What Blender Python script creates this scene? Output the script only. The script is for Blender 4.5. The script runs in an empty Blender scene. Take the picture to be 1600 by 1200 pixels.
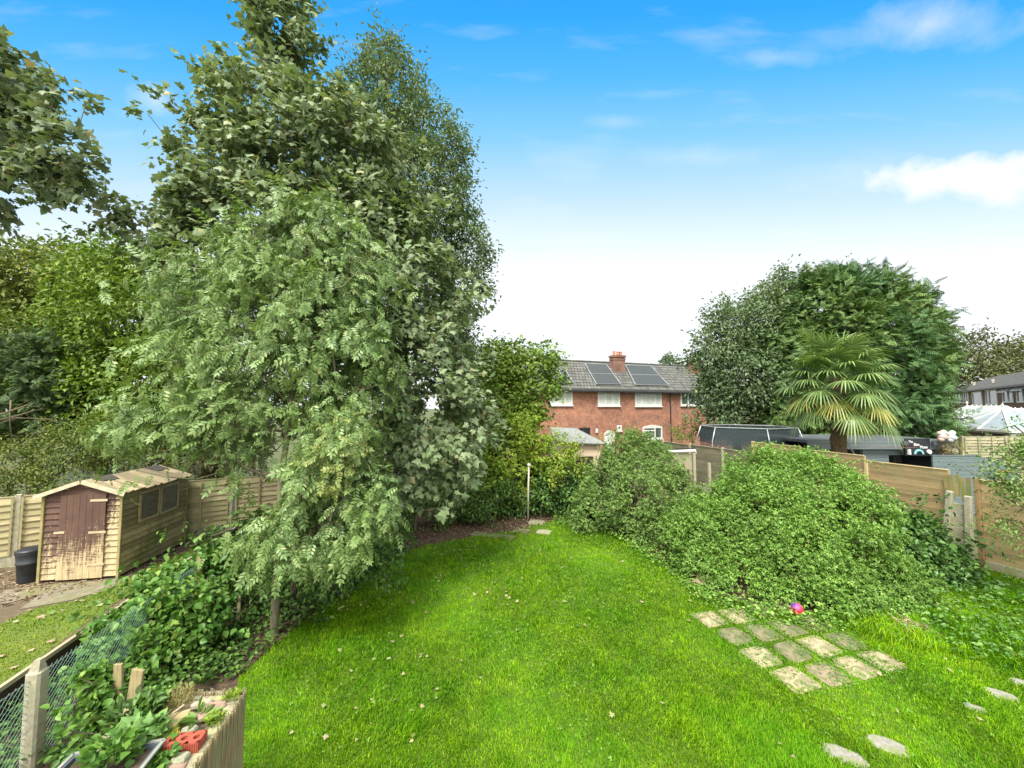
import bpy, math, random
import numpy as np
from mathutils import Vector, Matrix
R = math.radians
rng = np.random.default_rng(7)
random.seed(7)
sc = bpy.context.scene
COL = sc.collection
# ------------------------------------------------------------------ camera
CAMZ, PITCH, FPX = 3.8, R(3.35), 598.0
cam_d = bpy.data.cameras.new('camera'); cam = bpy.data.objects.new('camera', cam_d); COL.objects.link(cam)
cam.location = (0, 0, CAMZ); cam.rotation_euler = (R(90) + PITCH, 0, 0)
cam_d.sensor_width = 36; cam_d.lens = FPX / 1600 * 36; cam_d.clip_start = .05; cam_d.clip_end = 2000
sc.camera = cam
# ------------------------------------------------------------------ world
W = bpy.data.worlds.new('World'); sc.world = W; W.use_nodes = True
SUN_EL, SUN_AZ = R(56), R(200)      # azimuth clockwise from +Y: behind the camera
def build_world():
    nt = W.node_tree; n = nt.nodes; l = nt.links; n.clear()
    out = n.new('ShaderNodeOutputWorld'); bg = n.new('ShaderNodeBackground')
    tc = n.new('ShaderNodeTexCoord'); sep = n.new('ShaderNodeSeparateXYZ'); l.new(tc.outputs['Generated'], sep.inputs[0])
    def mth(op, a, b=None, c=None, clamp=False):
        m = n.new('ShaderNodeMath'); m.operation = op; m.use_clamp = clamp
        for i, v in enumerate((a, b, c)):
            if v is None: continue
            if isinstance(v, (int, float)): m.inputs[i].default_value = v
            else: l.new(v, m.inputs[i])
        return m.outputs[0]
    x, y, z = sep.outputs
    yy = mth('ADD', mth('MULTIPLY', y, y), mth('MULTIPLY', mth('MULTIPLY', x, x), .1))
    t = mth('DIVIDE', z, mth('MAXIMUM', mth('SQRT', yy), .15))
    rp = n.new('ShaderNodeValToRGB'); l.new(mth('MULTIPLY', t, .7), rp.inputs[0])
    e = rp.color_ramp.elements
    e[0].position = 0; e[0].color = (.66, .665, .68, 1)
    e[1].position = .95; e[1].color = (.006, .17, .50, 1)
    for p, c in ((.25, (.60, .63, .66, 1)), (.38, (.36, .49, .62, 1)), (.51, (.15, .38, .60, 1)), (.626, (.055, .30, .595, 1)), (.75, (.016, .24, .57, 1))):
        q = e.new(p); q.color = c
    # thin clouds
    yc = mth('MAXIMUM', y, .12); cxyz = n.new('ShaderNodeCombineXYZ'); l.new(mth('DIVIDE', x, yc), cxyz.inputs[0]); l.new(mth('DIVIDE', z, yc), cxyz.inputs[1])
    mp = n.new('ShaderNodeMapping'); l.new(cxyz.outputs[0], mp.inputs[0]); mp.inputs['Scale'].default_value = (.9, 3.4, 1); mp.inputs['Location'].default_value = (2.3, .7, 0)
    ns = n.new('ShaderNodeTexNoise'); l.new(mp.outputs[0], ns.inputs[0]); ns.inputs['Scale'].default_value = 2.3; ns.inputs['Detail'].default_value = 7; ns.inputs['Roughness'].default_value = .55
    c1 = mth('MULTIPLY', mth('SUBTRACT', ns.outputs[0], .54, clamp=True), 3.2, clamp=True)
    # a few separate clouds in fixed directions
    n2 = n.new('ShaderNodeTexNoise'); l.new(tc.outputs['Generated'], n2.inputs[0]); n2.inputs['Scale'].default_value = 13; n2.inputs['Detail'].default_value = 8; n2.inputs['Roughness'].default_value = .6
    cl = mth('MULTIPLY', c1, .32)
    for (px, py, wx, wz, amt, sharp) in ((1520, 276, .125, .040, 1.25, 4.5), (1450, 38, .10, .034, .55, 2.4), (1210, 90, .085, .018, .35, 2.4), (245, 155, .04, .03, .45, 3), (1080, 245, .17, .022, .25, 2.4), (960, 190, .08, .014, .22, 2.4)):
        d = Vector(((px - 800) / FPX, (600 - py) / FPX, -1)); d = (Matrix.Rotation(R(90) + PITCH, 3, 'X') @ d).normalized()
        ax = Vector((1, 0, 0)); ax = (ax - d * ax.dot(d)).normalized(); up = ax.cross(d)
        va = n.new('ShaderNodeVectorMath'); va.operation = 'DOT_PRODUCT'; l.new(tc.outputs['Generated'], va.inputs[0]); va.inputs[1].default_value = ax
        vb = n.new('ShaderNodeVectorMath'); vb.operation = 'DOT_PRODUCT'; l.new(tc.outputs['Generated'], vb.inputs[0]); vb.inputs[1].default_value = up
        vc = n.new('ShaderNodeVectorMath'); vc.operation = 'DOT_PRODUCT'; l.new(tc.outputs['Generated'], vc.inputs[0]); vc.inputs[1].default_value = d
        a = mth('POWER', mth('DIVIDE', mth('ABSOLUTE', va.outputs['Value']), wx), 2)
        b = mth('POWER', mth('DIVIDE', mth('ABSOLUTE', vb.outputs['Value']), wz), 2)
        rr = mth('SUBTRACT', 1.0, mth('SQRT', mth('ADD', a, b)))
        rr = mth('ADD', rr, mth('MULTIPLY', mth('SUBTRACT', n2.outputs[0], .5), 1.9))
        rr = mth('MULTIPLY', mth('MULTIPLY', rr, sharp * .35, clamp=True), amt)
        rr = mth('MULTIPLY', rr, mth('GREATER_THAN', vc.outputs['Value'], 0))
        cl = mth('MAXIMUM', cl, rr)
    # unseen bright cloud added overhead and behind the camera to neutralise ambient light
    ov = mth('MULTIPLY', mth('SUBTRACT', z, .78, clamp=True), 7, clamp=True)
    bk = mth('MULTIPLY', mth('ADD', mth('MULTIPLY', y, -1), .05, clamp=True), 5, clamp=True)
    cov = mth('MAXIMUM', ov, bk)
    mx = n.new('ShaderNodeMixRGB'); l.new(cl, mx.inputs[0]); l.new(rp.outputs[0], mx.inputs[1]); mx.inputs[2].default_value = (.58, .60, .63, 1)
    mx2 = n.new('ShaderNodeMixRGB'); l.new(cov, mx2.inputs[0]); l.new(mx.outputs[0], mx2.inputs[1]); mx2.inputs[2].default_value = (1.4, 1.37, 1.27, 1)
    sky = n.new('ShaderNodeTexSky'); sky.sky_type = 'NISHITA'; sky.sun_disc = False; sky.sun_elevation = SUN_EL; sky.sun_rotation = SUN_AZ
    sm = n.new('ShaderNodeMixRGB'); sm.blend_type = 'ADD'; sm.inputs[0].default_value = .012; l.new(mx2.outputs[0], sm.inputs[1]); l.new(sky.outputs[0], sm.inputs[2])
    l.new(sm.outputs[0], bg.inputs[0]); bg.inputs[1].default_value = 1.0
    l.new(bg.outputs[0], out.inputs[0])
build_world()
sd = bpy.data.lights.new('sun', 'SUN'); sun = bpy.data.objects.new('sun', sd); COL.objects.link(sun)
sd.energy = 4.2; sd.angle = R(22); sd.color = (1, .96, .88)
sdir = Vector((math.sin(SUN_AZ) * math.cos(SUN_EL), math.cos(SUN_AZ) * math.cos(SUN_EL), math.sin(SUN_EL)))
sun.rotation_euler = sdir.to_track_quat('Z', 'Y').to_euler()
sc.view_settings.view_transform = 'Standard'; sc.view_settings.look = 'None'; sc.view_settings.exposure = 0.75; sc.view_settings.gamma = 1
cy = sc.cycles
cy.max_bounces = 6; cy.diffuse_bounces = 3; cy.glossy_bounces = 2; cy.transmission_bounces = 4; cy.transparent_max_bounces = 8
cy.use_denoising = True; cy.sample_clamp_indirect = 6
try: cy.denoiser = 'OPENIMAGEDENOISE'; cy.denoising_prefilter = 'ACCURATE'
except Exception: pass

# ------------------------------------------------------------------ measuring helpers (photo pixel -> place on site)
RM = Matrix.Rotation(R(90) + PITCH, 3, 'X')
def ray(px, py): return RM @ Vector(((px - 800) / FPX, (600 - py) / FPX, -1))
O = Vector((0, 0, CAMZ))
def gp(px, py, z=0.0):
    d = ray(px, py); return O + d * ((z - CAMZ) / d.z)
def dp(px, py, Y):
    d = ray(px, py); return O + d * (Y / d.y)
def rplane(px, py, P, nrm):
    d = ray(px, py); return O + d * ((P - O).dot(nrm) / d.dot(nrm))
# ------------------------------------------------------------------ tagging
def tag(o, label=None, cat=None, group=None, kind=None):
    if label: o['label'] = label
    if cat: o['category'] = cat
    if group: o['group'] = group
    if kind: o['kind'] = kind
    return o
def thing(name, label, cat, loc=(0, 0, 0), rz=0, group=None):
    o = bpy.data.objects.new(name, None); COL.objects.link(o); o.location = loc; o.rotation_euler = (0, 0, rz)
    o.empty_display_size = .1
    return tag(o, label, cat, group)
def copy_tree(o, parent=None):
    c = o.copy(); COL.objects.link(c); c.parent = parent
    for ch in list(o.children): copy_tree(ch, c)
    return c
# ------------------------------------------------------------------ mesh building
class MB:
    def __init__(s): s.v = []; s.f = []
    def add(s, vs, fs):
        b = len(s.v); s.v += [tuple(p) for p in vs]; s.f += [tuple(i + b for i in f) for f in fs]; return s
    def box(s, c, d, rot=None, j=0):
        x, y, z = d[0] / 2, d[1] / 2, d[2] / 2
        vs = [Vector((a * x, b * y, e * z)) for a in (-1, 1) for b in (-1, 1) for e in (-1, 1)]
        if j: vs = [v + Vector([random.uniform(-j, j) for _ in range(3)]) for v in vs]
        if rot is not None: vs = [rot @ v for v in vs]
        c = Vector(c)
        return s.add([v + c for v in vs], [(0, 1, 3, 2), (4, 6, 7, 5), (0, 4, 5, 1), (2, 3, 7, 6), (0, 2, 6, 4), (1, 5, 7, 3)])
    def chbox(s, c, d, ch=.01, rot=None):           # box with chamfered vertical and top edges
        x, y, z = d[0] / 2, d[1] / 2, d[2] / 2
        ring = lambda k, zz: [Vector((a, b, zz)) for a, b in ((-x + k, -y + k + ch), (-x + k + ch, -y + k), (x - k - ch, -y + k), (x - k, -y + k + ch), (x - k, y - k - ch), (x - k - ch, y - k), (-x + k + ch, y - k), (-x + k, y - k - ch))]
        vs = ring(0, -z) + ring(0, z - ch) + ring(ch, z)
        if rot is not None: vs = [rot @ v for v in vs]
        c = Vector(c); vs = [v + c for v in vs]
        fs = [tuple(range(7, -1, -1)), tuple(range(16, 24))]
        for r in (0, 8):
            for i in range(8): fs.append((r + i, r + (i + 1) % 8, r + 8 + (i + 1) % 8, r + 8 + i))
        return s.add(vs, fs)
    def beam(s, p0, p1, w, h, up=(0, 0, 1)):
        p0, p1 = Vector(p0), Vector(p1); d = (p1 - p0); L = d.length; d.normalize()
        sd_ = d.cross(Vector(up)); 
        if sd_.length < 1e-4: sd_ = d.cross(Vector((1, 0, 0)))
        sd_.normalize(); u = sd_.cross(d)
        return s.box((p0 + p1) / 2, (L, w, h), Matrix((d, sd_, u)).transposed())
    def tube(s, pts, rad, n=6, cap=True):
        pts = [Vector(p) for p in pts]
        if isinstance(rad, (int, float)): rad = [rad] * len(pts)
        vs = []; fs = []; ref = Vector((.3, .5, .81))
        for i, p in enumerate(pts):
            d = (pts[min(i + 1, len(pts) - 1)] - pts[max(i - 1, 0)]).normalized()
            a = d.cross(ref)
            if a.length < .1: a = d.cross(Vector((1, 0, 0)))
            a.normalize(); b = d.cross(a)
            for k in range(n):
                t = 2 * math.pi * k / n; vs.append(p + (a * math.cos(t) + b * math.sin(t)) * rad[i])
        for i in range(len(pts) - 1):
            for k in range(n):
                q = (k + 1) % n; fs.append((i * n + k, i * n + q, (i + 1) * n + q, (i + 1) * n + k))
        if cap:
            fs.append(tuple(range(n - 1, -1, -1))); fs.append(tuple(range((len(pts) - 1) * n, len(pts) * n)))
        return s.add(vs, fs)
    def lathe(s, prof, c=(0, 0, 0), n=20):
        vs = []; fs = []
        for r, z in prof:
            for k in range(n):
                t = 2 * math.pi * k / n; vs.append((c[0] + r * math.cos(t), c[1] + r * math.sin(t), c[2] + z))
        for i in range(len(prof) - 1):
            for k in range(n):
                q = (k + 1) % n; fs.append((i * n + k, i * n + q, (i + 1) * n + q, (i + 1) * n + k))
        fs.append(tuple(range(n - 1, -1, -1))); fs.append(tuple(range((len(prof) - 1) * n, len(prof) * n)))
        return s.add(vs, fs)
    def quad(s, a, b, c, d, th=0):
        a, b, c, d = map(Vector, (a, b, c, d))
        if not th: return s.add([a, b, c, d], [(0, 1, 2, 3)])
        nn = (b - a).cross(d - a).normalized() * th
        return s.add([a, b, c, d, a - nn, b - nn, c - nn, d - nn], [(0, 1, 2, 3), (7, 6, 5, 4), (0, 4, 5, 1), (1, 5, 6, 2), (2, 6, 7, 3), (3, 7, 4, 0)])
    def build(s, name, mat, parent=None, smooth=False):
        me = bpy.data.meshes.new(name); me.from_pydata(s.v, [], s.f); me.update()
        if smooth: me.polygons.foreach_set('use_smooth', [True] * len(me.polygons))
        me.materials.append(mat); o = bpy.data.objects.new(name, me); COL.objects.link(o); o.parent = parent
        return o
def np_obj(name, V, F, mat, parent=None, smooth=False):
    """V (n,3); F list of (m,k) index arrays"""
    me = bpy.data.meshes.new(name)
    me.vertices.add(len(V)); me.vertices.foreach_set('co', np.ascontiguousarray(V, dtype=np.float32).ravel())
    loops = np.concatenate([f.ravel() for f in F]).astype(np.int32)
    tot = np.concatenate([np.full(len(f), f.shape[1]) for f in F]).astype(np.int32)
    st = np.concatenate([[0], np.cumsum(tot)[:-1]]).astype(np.int32)
    me.loops.add(len(loops)); me.loops.foreach_set('vertex_index', loops)
    me.polygons.add(len(tot)); me.polygons.foreach_set('loop_start', st); me.polygons.foreach_set('loop_total', tot)
    if smooth: me.polygons.foreach_set('use_smooth', np.ones(len(tot), dtype=bool))
    me.update(calc_edges=True); me.materials.append(mat)
    o = bpy.data.objects.new(name, me); COL.objects.link(o); o.parent = parent
    return o
def nrm(a): return a / np.maximum(np.linalg.norm(a, axis=1, keepdims=True), 1e-9)
def leaves(name, P, U, N, S, tpl, mat, parent=None):
    tv, tf = tpl
    U = nrm(U); Rr = nrm(np.cross(U, N)); N = np.cross(Rr, U)
    S = np.broadcast_to(np.asarray(S, float).reshape(-1, 1, 1), (len(P), 1, 1))
    V = P[:, None, :] + S * (tv[None, :, 0:1] * Rr[:, None, :] + tv[None, :, 1:2] * U[:, None, :] + tv[None, :, 2:3] * N[:, None, :])
    k = len(tv); off = (np.arange(len(P)) * k)[:, None, None]
    F = [(f[None] + off).reshape(-1, f.shape[1]) for f in tf]
    return np_obj(name, V.reshape(-1, 3), F, mat, parent)
# leaf templates: x across, y along, z up (unit length)
def T_maple():
    h = [(.16, -.10), (.40, -.02), (.30, .14), (.62, .34), (.36, .44), (.26, .52), (.24, .66)]
    pts = [(0, .05)] + h + [(0, 1.05)] + [(-x, y) for x, y in reversed(h)]
    v = [(0, .32, .04)] + [(x, y, -.22 * abs(x) - .12 * y * y + random.uniform(-.02, .02)) for x, y in pts]
    n = len(pts); return np.array(v), [np.array([(0, 1 + i, 1 + (i + 1) % n) for i in range(n)])]
def oval(cx=0, cy=0, ang=0, L=1, w=.5, fold=.12, droop=.1):
    p = [(0, 0, 0), (w * .42, L * .28, fold * w), (w * .5, L * .5, fold * w), (w * .3, L * .78, fold * w * .6), (0, L, -droop * L), (-w * .3, L * .78, fold * w * .6), (-w * .5, L * .5, fold * w), (-w * .42, L * .28, fold * w), (0, L * .5, -droop * L * .2)]
    c, s = math.cos(ang), math.sin(ang)
    return [(cx + x * c + y * s, cy - x * s + y * c, z) for x, y, z in p]
def T_oval(w=.5, fold=.3, droop=.15):
    return np.array(oval(w=w, fold=fold, droop=droop)), [np.array([(0, 1, 2, 8), (8, 2, 3, 4), (0, 8, 6, 7), (8, 4, 5, 6)])]
def T_multi(specs):
    v = []; f = []
    for sp in specs:
        b = len(v); o = oval(*sp); v += [o[0], o[2], o[4], o[6]]; f.append((b, b + 1, b + 2)); f.append((b, b + 2, b + 3))
    return np.array(v), [np.array(f)]
def T_ash(pairs=4):
    sp = []
    for i in range(pairs):
        y = .18 + .62 * i / (pairs - 1)
        for s in (-1, 1): sp.append((0, y, s * R(58), .36 - .02 * i, .15, -.4, .25))
    sp.append((0, .8, 0, .34, .15, -.4, .2))
    v, f = T_multi(sp); v[:, 2] -= .35 * v[:, 1] ** 2
    b = len(v); v = np.vstack([v, [(-.008, 0, 0), (.008, 0, 0), (.006, .85, -.25), (-.006, .85, -.25)]])
    return v, [f[0], np.array([(b, b + 1, b + 2, b + 3)])]
def T_spray():                       # feathery flat conifer spray
    v = []; f = []
    for i in range(6):
        y = .05 + .14 * i
        for s in (-1, 1):
            L = .42 * (1 - i / 7.5); a = s * R(48)
            b = len(v); dx, dy = math.sin(a) * L, math.cos(a) * L
            v += [(0, y, 0), (dx * .55 + .045 * math.cos(a), y + dy * .55 - .045 * math.sin(a), -.03), (dx, y + dy, -.12), (dx * .55 - .045 * math.cos(a), y + dy * .55 + .045 * math.sin(a), -.03)]
            f.append((b, b + 1, b + 2, b + 3))
    b = len(v); v += [(-.03, 0, 0), (.03, 0, 0), (.0, 1.1, -.12)]
    return np.array(v), [np.array(f), np.array([(b, b + 1, b + 2)])]
MAPLE, ASH, OVAL, SPRAY = T_maple(), T_ash(), T_oval(), T_spray()
NARROW = T_oval(.3); ROUND = T_oval(.78, .2, .2)
TRI = T_multi([(0, .35, 0, .65, .42, .3, .2), (0, .3, R(75), .55, .38, .3, .2), (0, .3, -R(75), .55, .38, .3, .2)])
DIAM = T_multi([(0, 0, 0, 1, .5, .3, .1)])
TUFT = T_multi([(0, 0, R(a), 1 - .1 * (i % 2), .36, .25, .15) for i, a in enumerate((-78, -38, 0, 40, 80))])

# ------------------------------------------------------------------ materials
MATS = {}
def new_mat(name):
    m = bpy.data.materials.new(name); m.use_nodes = True; nt = m.node_tree; nt.nodes.clear()
    out = nt.nodes.new('ShaderNodeOutputMaterial'); b = nt.nodes.new('ShaderNodeBsdfPrincipled'); nt.links.new(b.outputs[0], out.inputs[0])
    return m, nt, b, out
def ramp(nt, fac, stops):
    r = nt.nodes.new('ShaderNodeValToRGB'); e = r.color_ramp.elements
    e[0].position, e[0].color = stops[0][0], (*stops[0][1], 1)
    e[1].position, e[1].color = stops[-1][0], (*stops[-1][1], 1)
    for p, c in stops[1:-1]: q = e.new(p); q.color = (*c, 1)
    nt.links.new(fac, r.inputs[0]); return r.outputs[0]
def noise(nt, scale, detail=5, rough=.6, stretch=(1, 1, 1), coord='Object', dist=0):
    tc = nt.nodes.new('ShaderNodeTexCoord'); mp = nt.nodes.new('ShaderNodeMapping'); nt.links.new(tc.outputs[coord], mp.inputs[0]); mp.inputs['Scale'].default_value = stretch
    n = nt.nodes.new('ShaderNodeTexNoise'); nt.links.new(mp.outputs[0], n.inputs[0]); n.inputs['Scale'].default_value = scale; n.inputs['Detail'].default_value = detail; n.inputs['Roughness'].default_value = rough; n.inputs['Distortion'].default_value = dist
    return n.outputs[0]
def mix(nt, fac, a, b, blend='MIX'):
    m = nt.nodes.new('ShaderNodeMixRGB'); m.blend_type = blend
    for i, v in enumerate((fac, a, b)):
        if isinstance(v, (int, float)): m.inputs[i].default_value = v
        elif isinstance(v, tuple): m.inputs[i].default_value = (*v, 1)
        else: nt.links.new(v, m.inputs[i])
    return m.outputs[0]
def bump(nt, b, h, strength=.4, dist=.02):
    bp = nt.nodes.new('ShaderNodeBump'); bp.inputs['Strength'].default_value = strength; bp.inputs['Distance'].default_value = dist
    nt.links.new(h, bp.inputs['Height']); nt.links.new(bp.outputs[0], b.inputs['Normal'])
def plain(name, c1, c2=None, scale=8, rough=.7, bmp=.2, stretch=(1, 1, 1), metal=0, spec=.4, lo=.35, hi=.65, c3=None, s3=2):
    if name in MATS: return MATS[name]
    m, nt, b, out = new_mat(name); c2 = c2 or tuple(x * .7 for x in c1)
    f = noise(nt, scale, 6, .65, stretch); col = ramp(nt, f, [(lo, c1), (hi, c2)])
    if c3: col = mix(nt, ramp(nt, noise(nt, s3, 5, .6), [(.45, (0, 0, 0)), (.62, (1, 1, 1))]), col, c3)
    nt.links.new(col, b.inputs['Base Color']); b.inputs['Roughness'].default_value = rough; b.inputs['Metallic'].default_value = metal; b.inputs['Specular IOR Level'].default_value = spec
    if bmp: bump(nt, b, f, bmp)
    MATS[name] = m; return m
def leafmat(name, stops, trans=.3, rough=.5, patch=None, pscale=1.2, spec=.35):
    m, nt, b, out = new_mat(name)
    geo = nt.nodes.new('ShaderNodeNewGeometry')
    col = ramp(nt, geo.outputs['Random Per Island'], stops)
    if patch: col = mix(nt, ramp(nt, noise(nt, pscale, 3, .5), [(.42, (0, 0, 0)), (.62, (1, 1, 1))]), col, mix(nt, .65, col, patch))
    nt.links.new(col, b.inputs['Base Color']); b.inputs['Roughness'].default_value = rough; b.inputs['Specular IOR Level'].default_value = spec
    t = nt.nodes.new('ShaderNodeBsdfTranslucent'); nt.links.new(mix(nt, 1.0, col, (1.0, 1.0, .45), 'MULTIPLY'), t.inputs[0])
    mx = nt.nodes.new('ShaderNodeMixShader'); mx.inputs[0].default_value = trans
    nt.links.new(b.outputs[0], mx.inputs[1]); nt.links.new(t.outputs[0], mx.inputs[2]); nt.links.new(mx.outputs[0], out.inputs[0])
    MATS[name] = m; return m
BARK = plain('bark', (.16, .14, .09), (.07, .06, .04), 14, .9, .6, (1, 1, .2), c3=(.13, .16, .06), s3=3)
TWIG = plain('twig_bark', (.20, .17, .10), (.09, .08, .05), 20, .9, .3)
CONC = plain('concrete', (.42, .39, .28), (.27, .25, .18), 18, .9, .35, c3=(.26, .28, .13), s3=3.5)
CONC_PALE = plain('pale_concrete', (.40, .37, .28), (.26, .24, .17), 14, .9, .35, c3=(.30, .30, .18), s3=2.5)
WHITE = plain('white_upvc', (.66, .66, .63), (.56, .56, .52), 3, .4, 0)
GLASS = plain('window_glass', (.05, .065, .06), (.14, .17, .16), 1.2, .12, 0, spec=.5)
BLACK = plain('black_plastic', (.012, .012, .014), (.03, .03, .035), 6, .45, .05)
METAL = plain('galvanised_metal', (.45, .47, .47), (.33, .35, .35), 20, .4, .05, metal=.6)
def wood_mat(name, a, b2, c3=None, s3=1.5, st=(.5, 6, 6), scale=4, isl=.70):
    m, nt, b, out = new_mat(name); geo = nt.nodes.new('ShaderNodeNewGeometry')
    f = noise(nt, scale, 8, .7, st); col = ramp(nt, f, [(.3, a), (.7, b2)])
    col = mix(nt, 1.0, col, ramp(nt, geo.outputs['Random Per Island'], [(0, (isl, isl * .97, isl * .94)), (1, (1.15, 1.12, 1.08))]), 'MULTIPLY')
    if c3: col = mix(nt, ramp(nt, noise(nt, s3, 6, .7, (1, 1, 1)), [(.46, (0, 0, 0)), (.64, (1, 1, 1))]), col, c3)
    nt.links.new(col, b.inputs['Base Color']); b.inputs['Roughness'].default_value = .85; b.inputs['Specular IOR Level'].default_value = .25; bump(nt, b, f, .35, .01)
    MATS[name] = m; return m
W_ORANGE = wood_mat('golden_fence_wood', (.70, .55, .31), (.54, .40, .21), (.42, .37, .20), isl=.6)
W_GREY = wood_mat('weathered_fence_wood', (.40, .37, .26), (.27, .25, .17), (.22, .23, .13))
W_YGREY = wood_mat('lichened_fence_wood', (.50, .44, .27), (.30, .27, .15), (.28, .29, .13))
W_DARK = wood_mat('dark_brown_wood', (.06, .045, .03), (.03, .022, .016))  # near-black brown wood, varied by grain and by board
W_SIDE = wood_mat('algae_stained_cladding', (.42, .35, .18), (.27, .23, .10), (.15, .16, .05), isl=.5)
W_ROOF = wood_mat('bleached_roof_boards', (.56, .47, .30), (.36, .30, .18), (.24, .20, .12), 2.5, isl=.45)
def peeling():
    m, nt, b, out = new_mat('peeling_brown_paint')
    tc = nt.nodes.new('ShaderNodeTexCoord'); sep = nt.nodes.new('ShaderNodeSeparateXYZ'); nt.links.new(tc.outputs['Object'], sep.inputs[0])
    wood = ramp(nt, noise(nt, 5, 8, .7, (6, 6, .6)), [(.3, (.52, .42, .24)), (.7, (.34, .27, .15))])
    paint = ramp(nt, noise(nt, 3, 6, .6), [(.3, (.115, .060, .042)), (.7, (.07, .038, .028))])
    n1 = noise(nt, 4, 8, .75, (5, 5, .5)); n2 = noise(nt, 7, 7, .7, (.6, .6, 7))
    def mth(op, a, c):
        q = nt.nodes.new('ShaderNodeMath'); q.operation = op
        for i, v in enumerate((a, c)):
            if isinstance(v, (int, float)): q.inputs[i].default_value = v
            else: nt.links.new(v, q.inputs[i])
        return q.outputs[0]
    h = mth('MULTIPLY', mth('SUBTRACT', .75, sep.outputs[2]), .22)       # weather has worn the paint off near the ground
    side = mth('MULTIPLY', mth('MAXIMUM', mth('SUBTRACT', sep.outputs[0], -.42), 0), .55)
    w = mth('ADD', mth('ADD', mth('ADD', mth('MULTIPLY', n1, .85), mth('MULTIPLY', n2, .5)), h), side)
    col = mix(nt, ramp(nt, w, [(.68, (0, 0, 0)), (.78, (1, 1, 1))]), paint, wood)
    nt.links.new(col, b.inputs['Base Color']); b.inputs['Roughness'].default_value = .8; bump(nt, b, w, .25, .006)
    return m
W_PEEL = peeling()
def brick_mat(name, c1, c2, mortar, scale=1.0, white=0):
    m, nt, b, out = new_mat(name)
    tc = nt.nodes.new('ShaderNodeTexCoord'); sep = nt.nodes.new('ShaderNodeSeparateXYZ'); nt.links.new(tc.outputs['Object'], sep.inputs[0])
    ad = nt.nodes.new('ShaderNodeMath'); nt.links.new(sep.outputs[0], ad.inputs[0]); nt.links.new(sep.outputs[1], ad.inputs[1])
    cb = nt.nodes.new('ShaderNodeCombineXYZ'); nt.links.new(ad.outputs[0], cb.inputs[0]); nt.links.new(sep.outputs[2], cb.inputs[1])
    br = nt.nodes.new('ShaderNodeTexBrick'); nt.links.new(cb.outputs[0], br.inputs[0])
    br.inputs['Color1'].default_value = (*c1, 1); br.inputs['Color2'].default_value = (*c2, 1); br.inputs['Mortar'].default_value = (*mortar, 1)
    br.inputs['Scale'].default_value = scale; br.inputs['Brick Width'].default_value = .225; br.inputs['Row Height'].default_value = .075; br.inputs['Mortar Size'].default_value = .008; br.inputs['Bias'].default_value = 0
    col = mix(nt, .75, br.outputs[0], ramp(nt, noise(nt, 1.1, 6, .7), [(.3, (.34, .30, .30)), (.5, (.9, .85, .8)), (.72, (1.6, 1.4, 1.2))]), 'MULTIPLY')
    if white: col = mix(nt, ramp(nt, noise(nt, 6, 8, .8, (1, 1, 3)), [(.565, (0, 0, 0)), (.61, (white, white, white))]), col, (.62, .55, .48))
    nt.links.new(col, b.inputs['Base Color']); b.inputs['Roughness'].default_value = .9; bump(nt, b, br.outputs['Fac'], -.4, .01)
    return m
BRICK = brick_mat('red_brick', (.40, .145, .075), (.24, .09, .052), (.30, .25, .21), 1, .9)
BRICK_D = brick_mat('brown_brick', (.20, .085, .055), (.13, .06, .04), (.18, .14, .11))
def tile_mat(name, a, b2, rows=.3):
    m, nt, b, out = new_mat(name)
    tc = nt.nodes.new('ShaderNodeTexCoord'); sep = nt.nodes.new('ShaderNodeSeparateXYZ'); nt.links.new(tc.outputs['Object'], sep.inputs[0])
    cb = nt.nodes.new('ShaderNodeCombineXYZ'); nt.links.new(sep.outputs[0], cb.inputs[0]); nt.links.new(sep.outputs[2], cb.inputs[1])
    br = nt.nodes.new('ShaderNodeTexBrick'); nt.links.new(cb.outputs[0], br.inputs[0])
    br.inputs['Color1'].default_value = (*a, 1); br.inputs['Color2'].default_value = (*b2, 1); br.inputs['Mortar'].default_value = (.03, .03, .025, 1)
    br.inputs['Scale'].default_value = 1; br.inputs['Brick Width'].default_value = .3; br.inputs['Row Height'].default_value = rows * .62; br.inputs['Mortar Size'].default_value = .035
    col = mix(nt, .7, br.outputs[0], ramp(nt, noise(nt, 2, 6, .7), [(.3, (.6, .6, .58)), (.7, (1.3, 1.3, 1.2))]), 'MULTIPLY')
    nt.links.new(col, b.inputs['Base Color']); b.inputs['Roughness'].default_value = .85; bump(nt, b, br.outputs['Fac'], -.6, .03)
    return m
TILE = tile_mat('grey_roof_tiles', (.155, .155, .145), (.085, .085, .08), .42)
TILE_D = tile_mat('dark_roof_tiles', (.12, .115, .095), (.08, .075, .065))
def solar_mat():
    m, nt, b, out = new_mat('solar_cells')
    tc = nt.nodes.new('ShaderNodeTexCoord'); sep = nt.nodes.new('ShaderNodeSeparateXYZ'); nt.links.new(tc.outputs['Object'], sep.inputs[0])
    md = nt.nodes.new('ShaderNodeMath'); md.operation = 'FRACT'; mm = nt.nodes.new('ShaderNodeMath'); mm.operation = 'MULTIPLY'; mm.inputs[1].default_value = 5.0
    nt.links.new(sep.outputs[0], mm.inputs[0]); nt.links.new(mm.outputs[0], md.inputs[0])
    col = ramp(nt, md.outputs[0], [(.14, (.20, .22, .22)), (.24, (.028, .033, .036))])
    nt.links.new(col, b.inputs['Base Color']); b.inputs['Roughness'].default_value = .6; b.inputs['Specular IOR Level'].default_value = .06
    return m
SOLAR = solar_mat()
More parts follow.
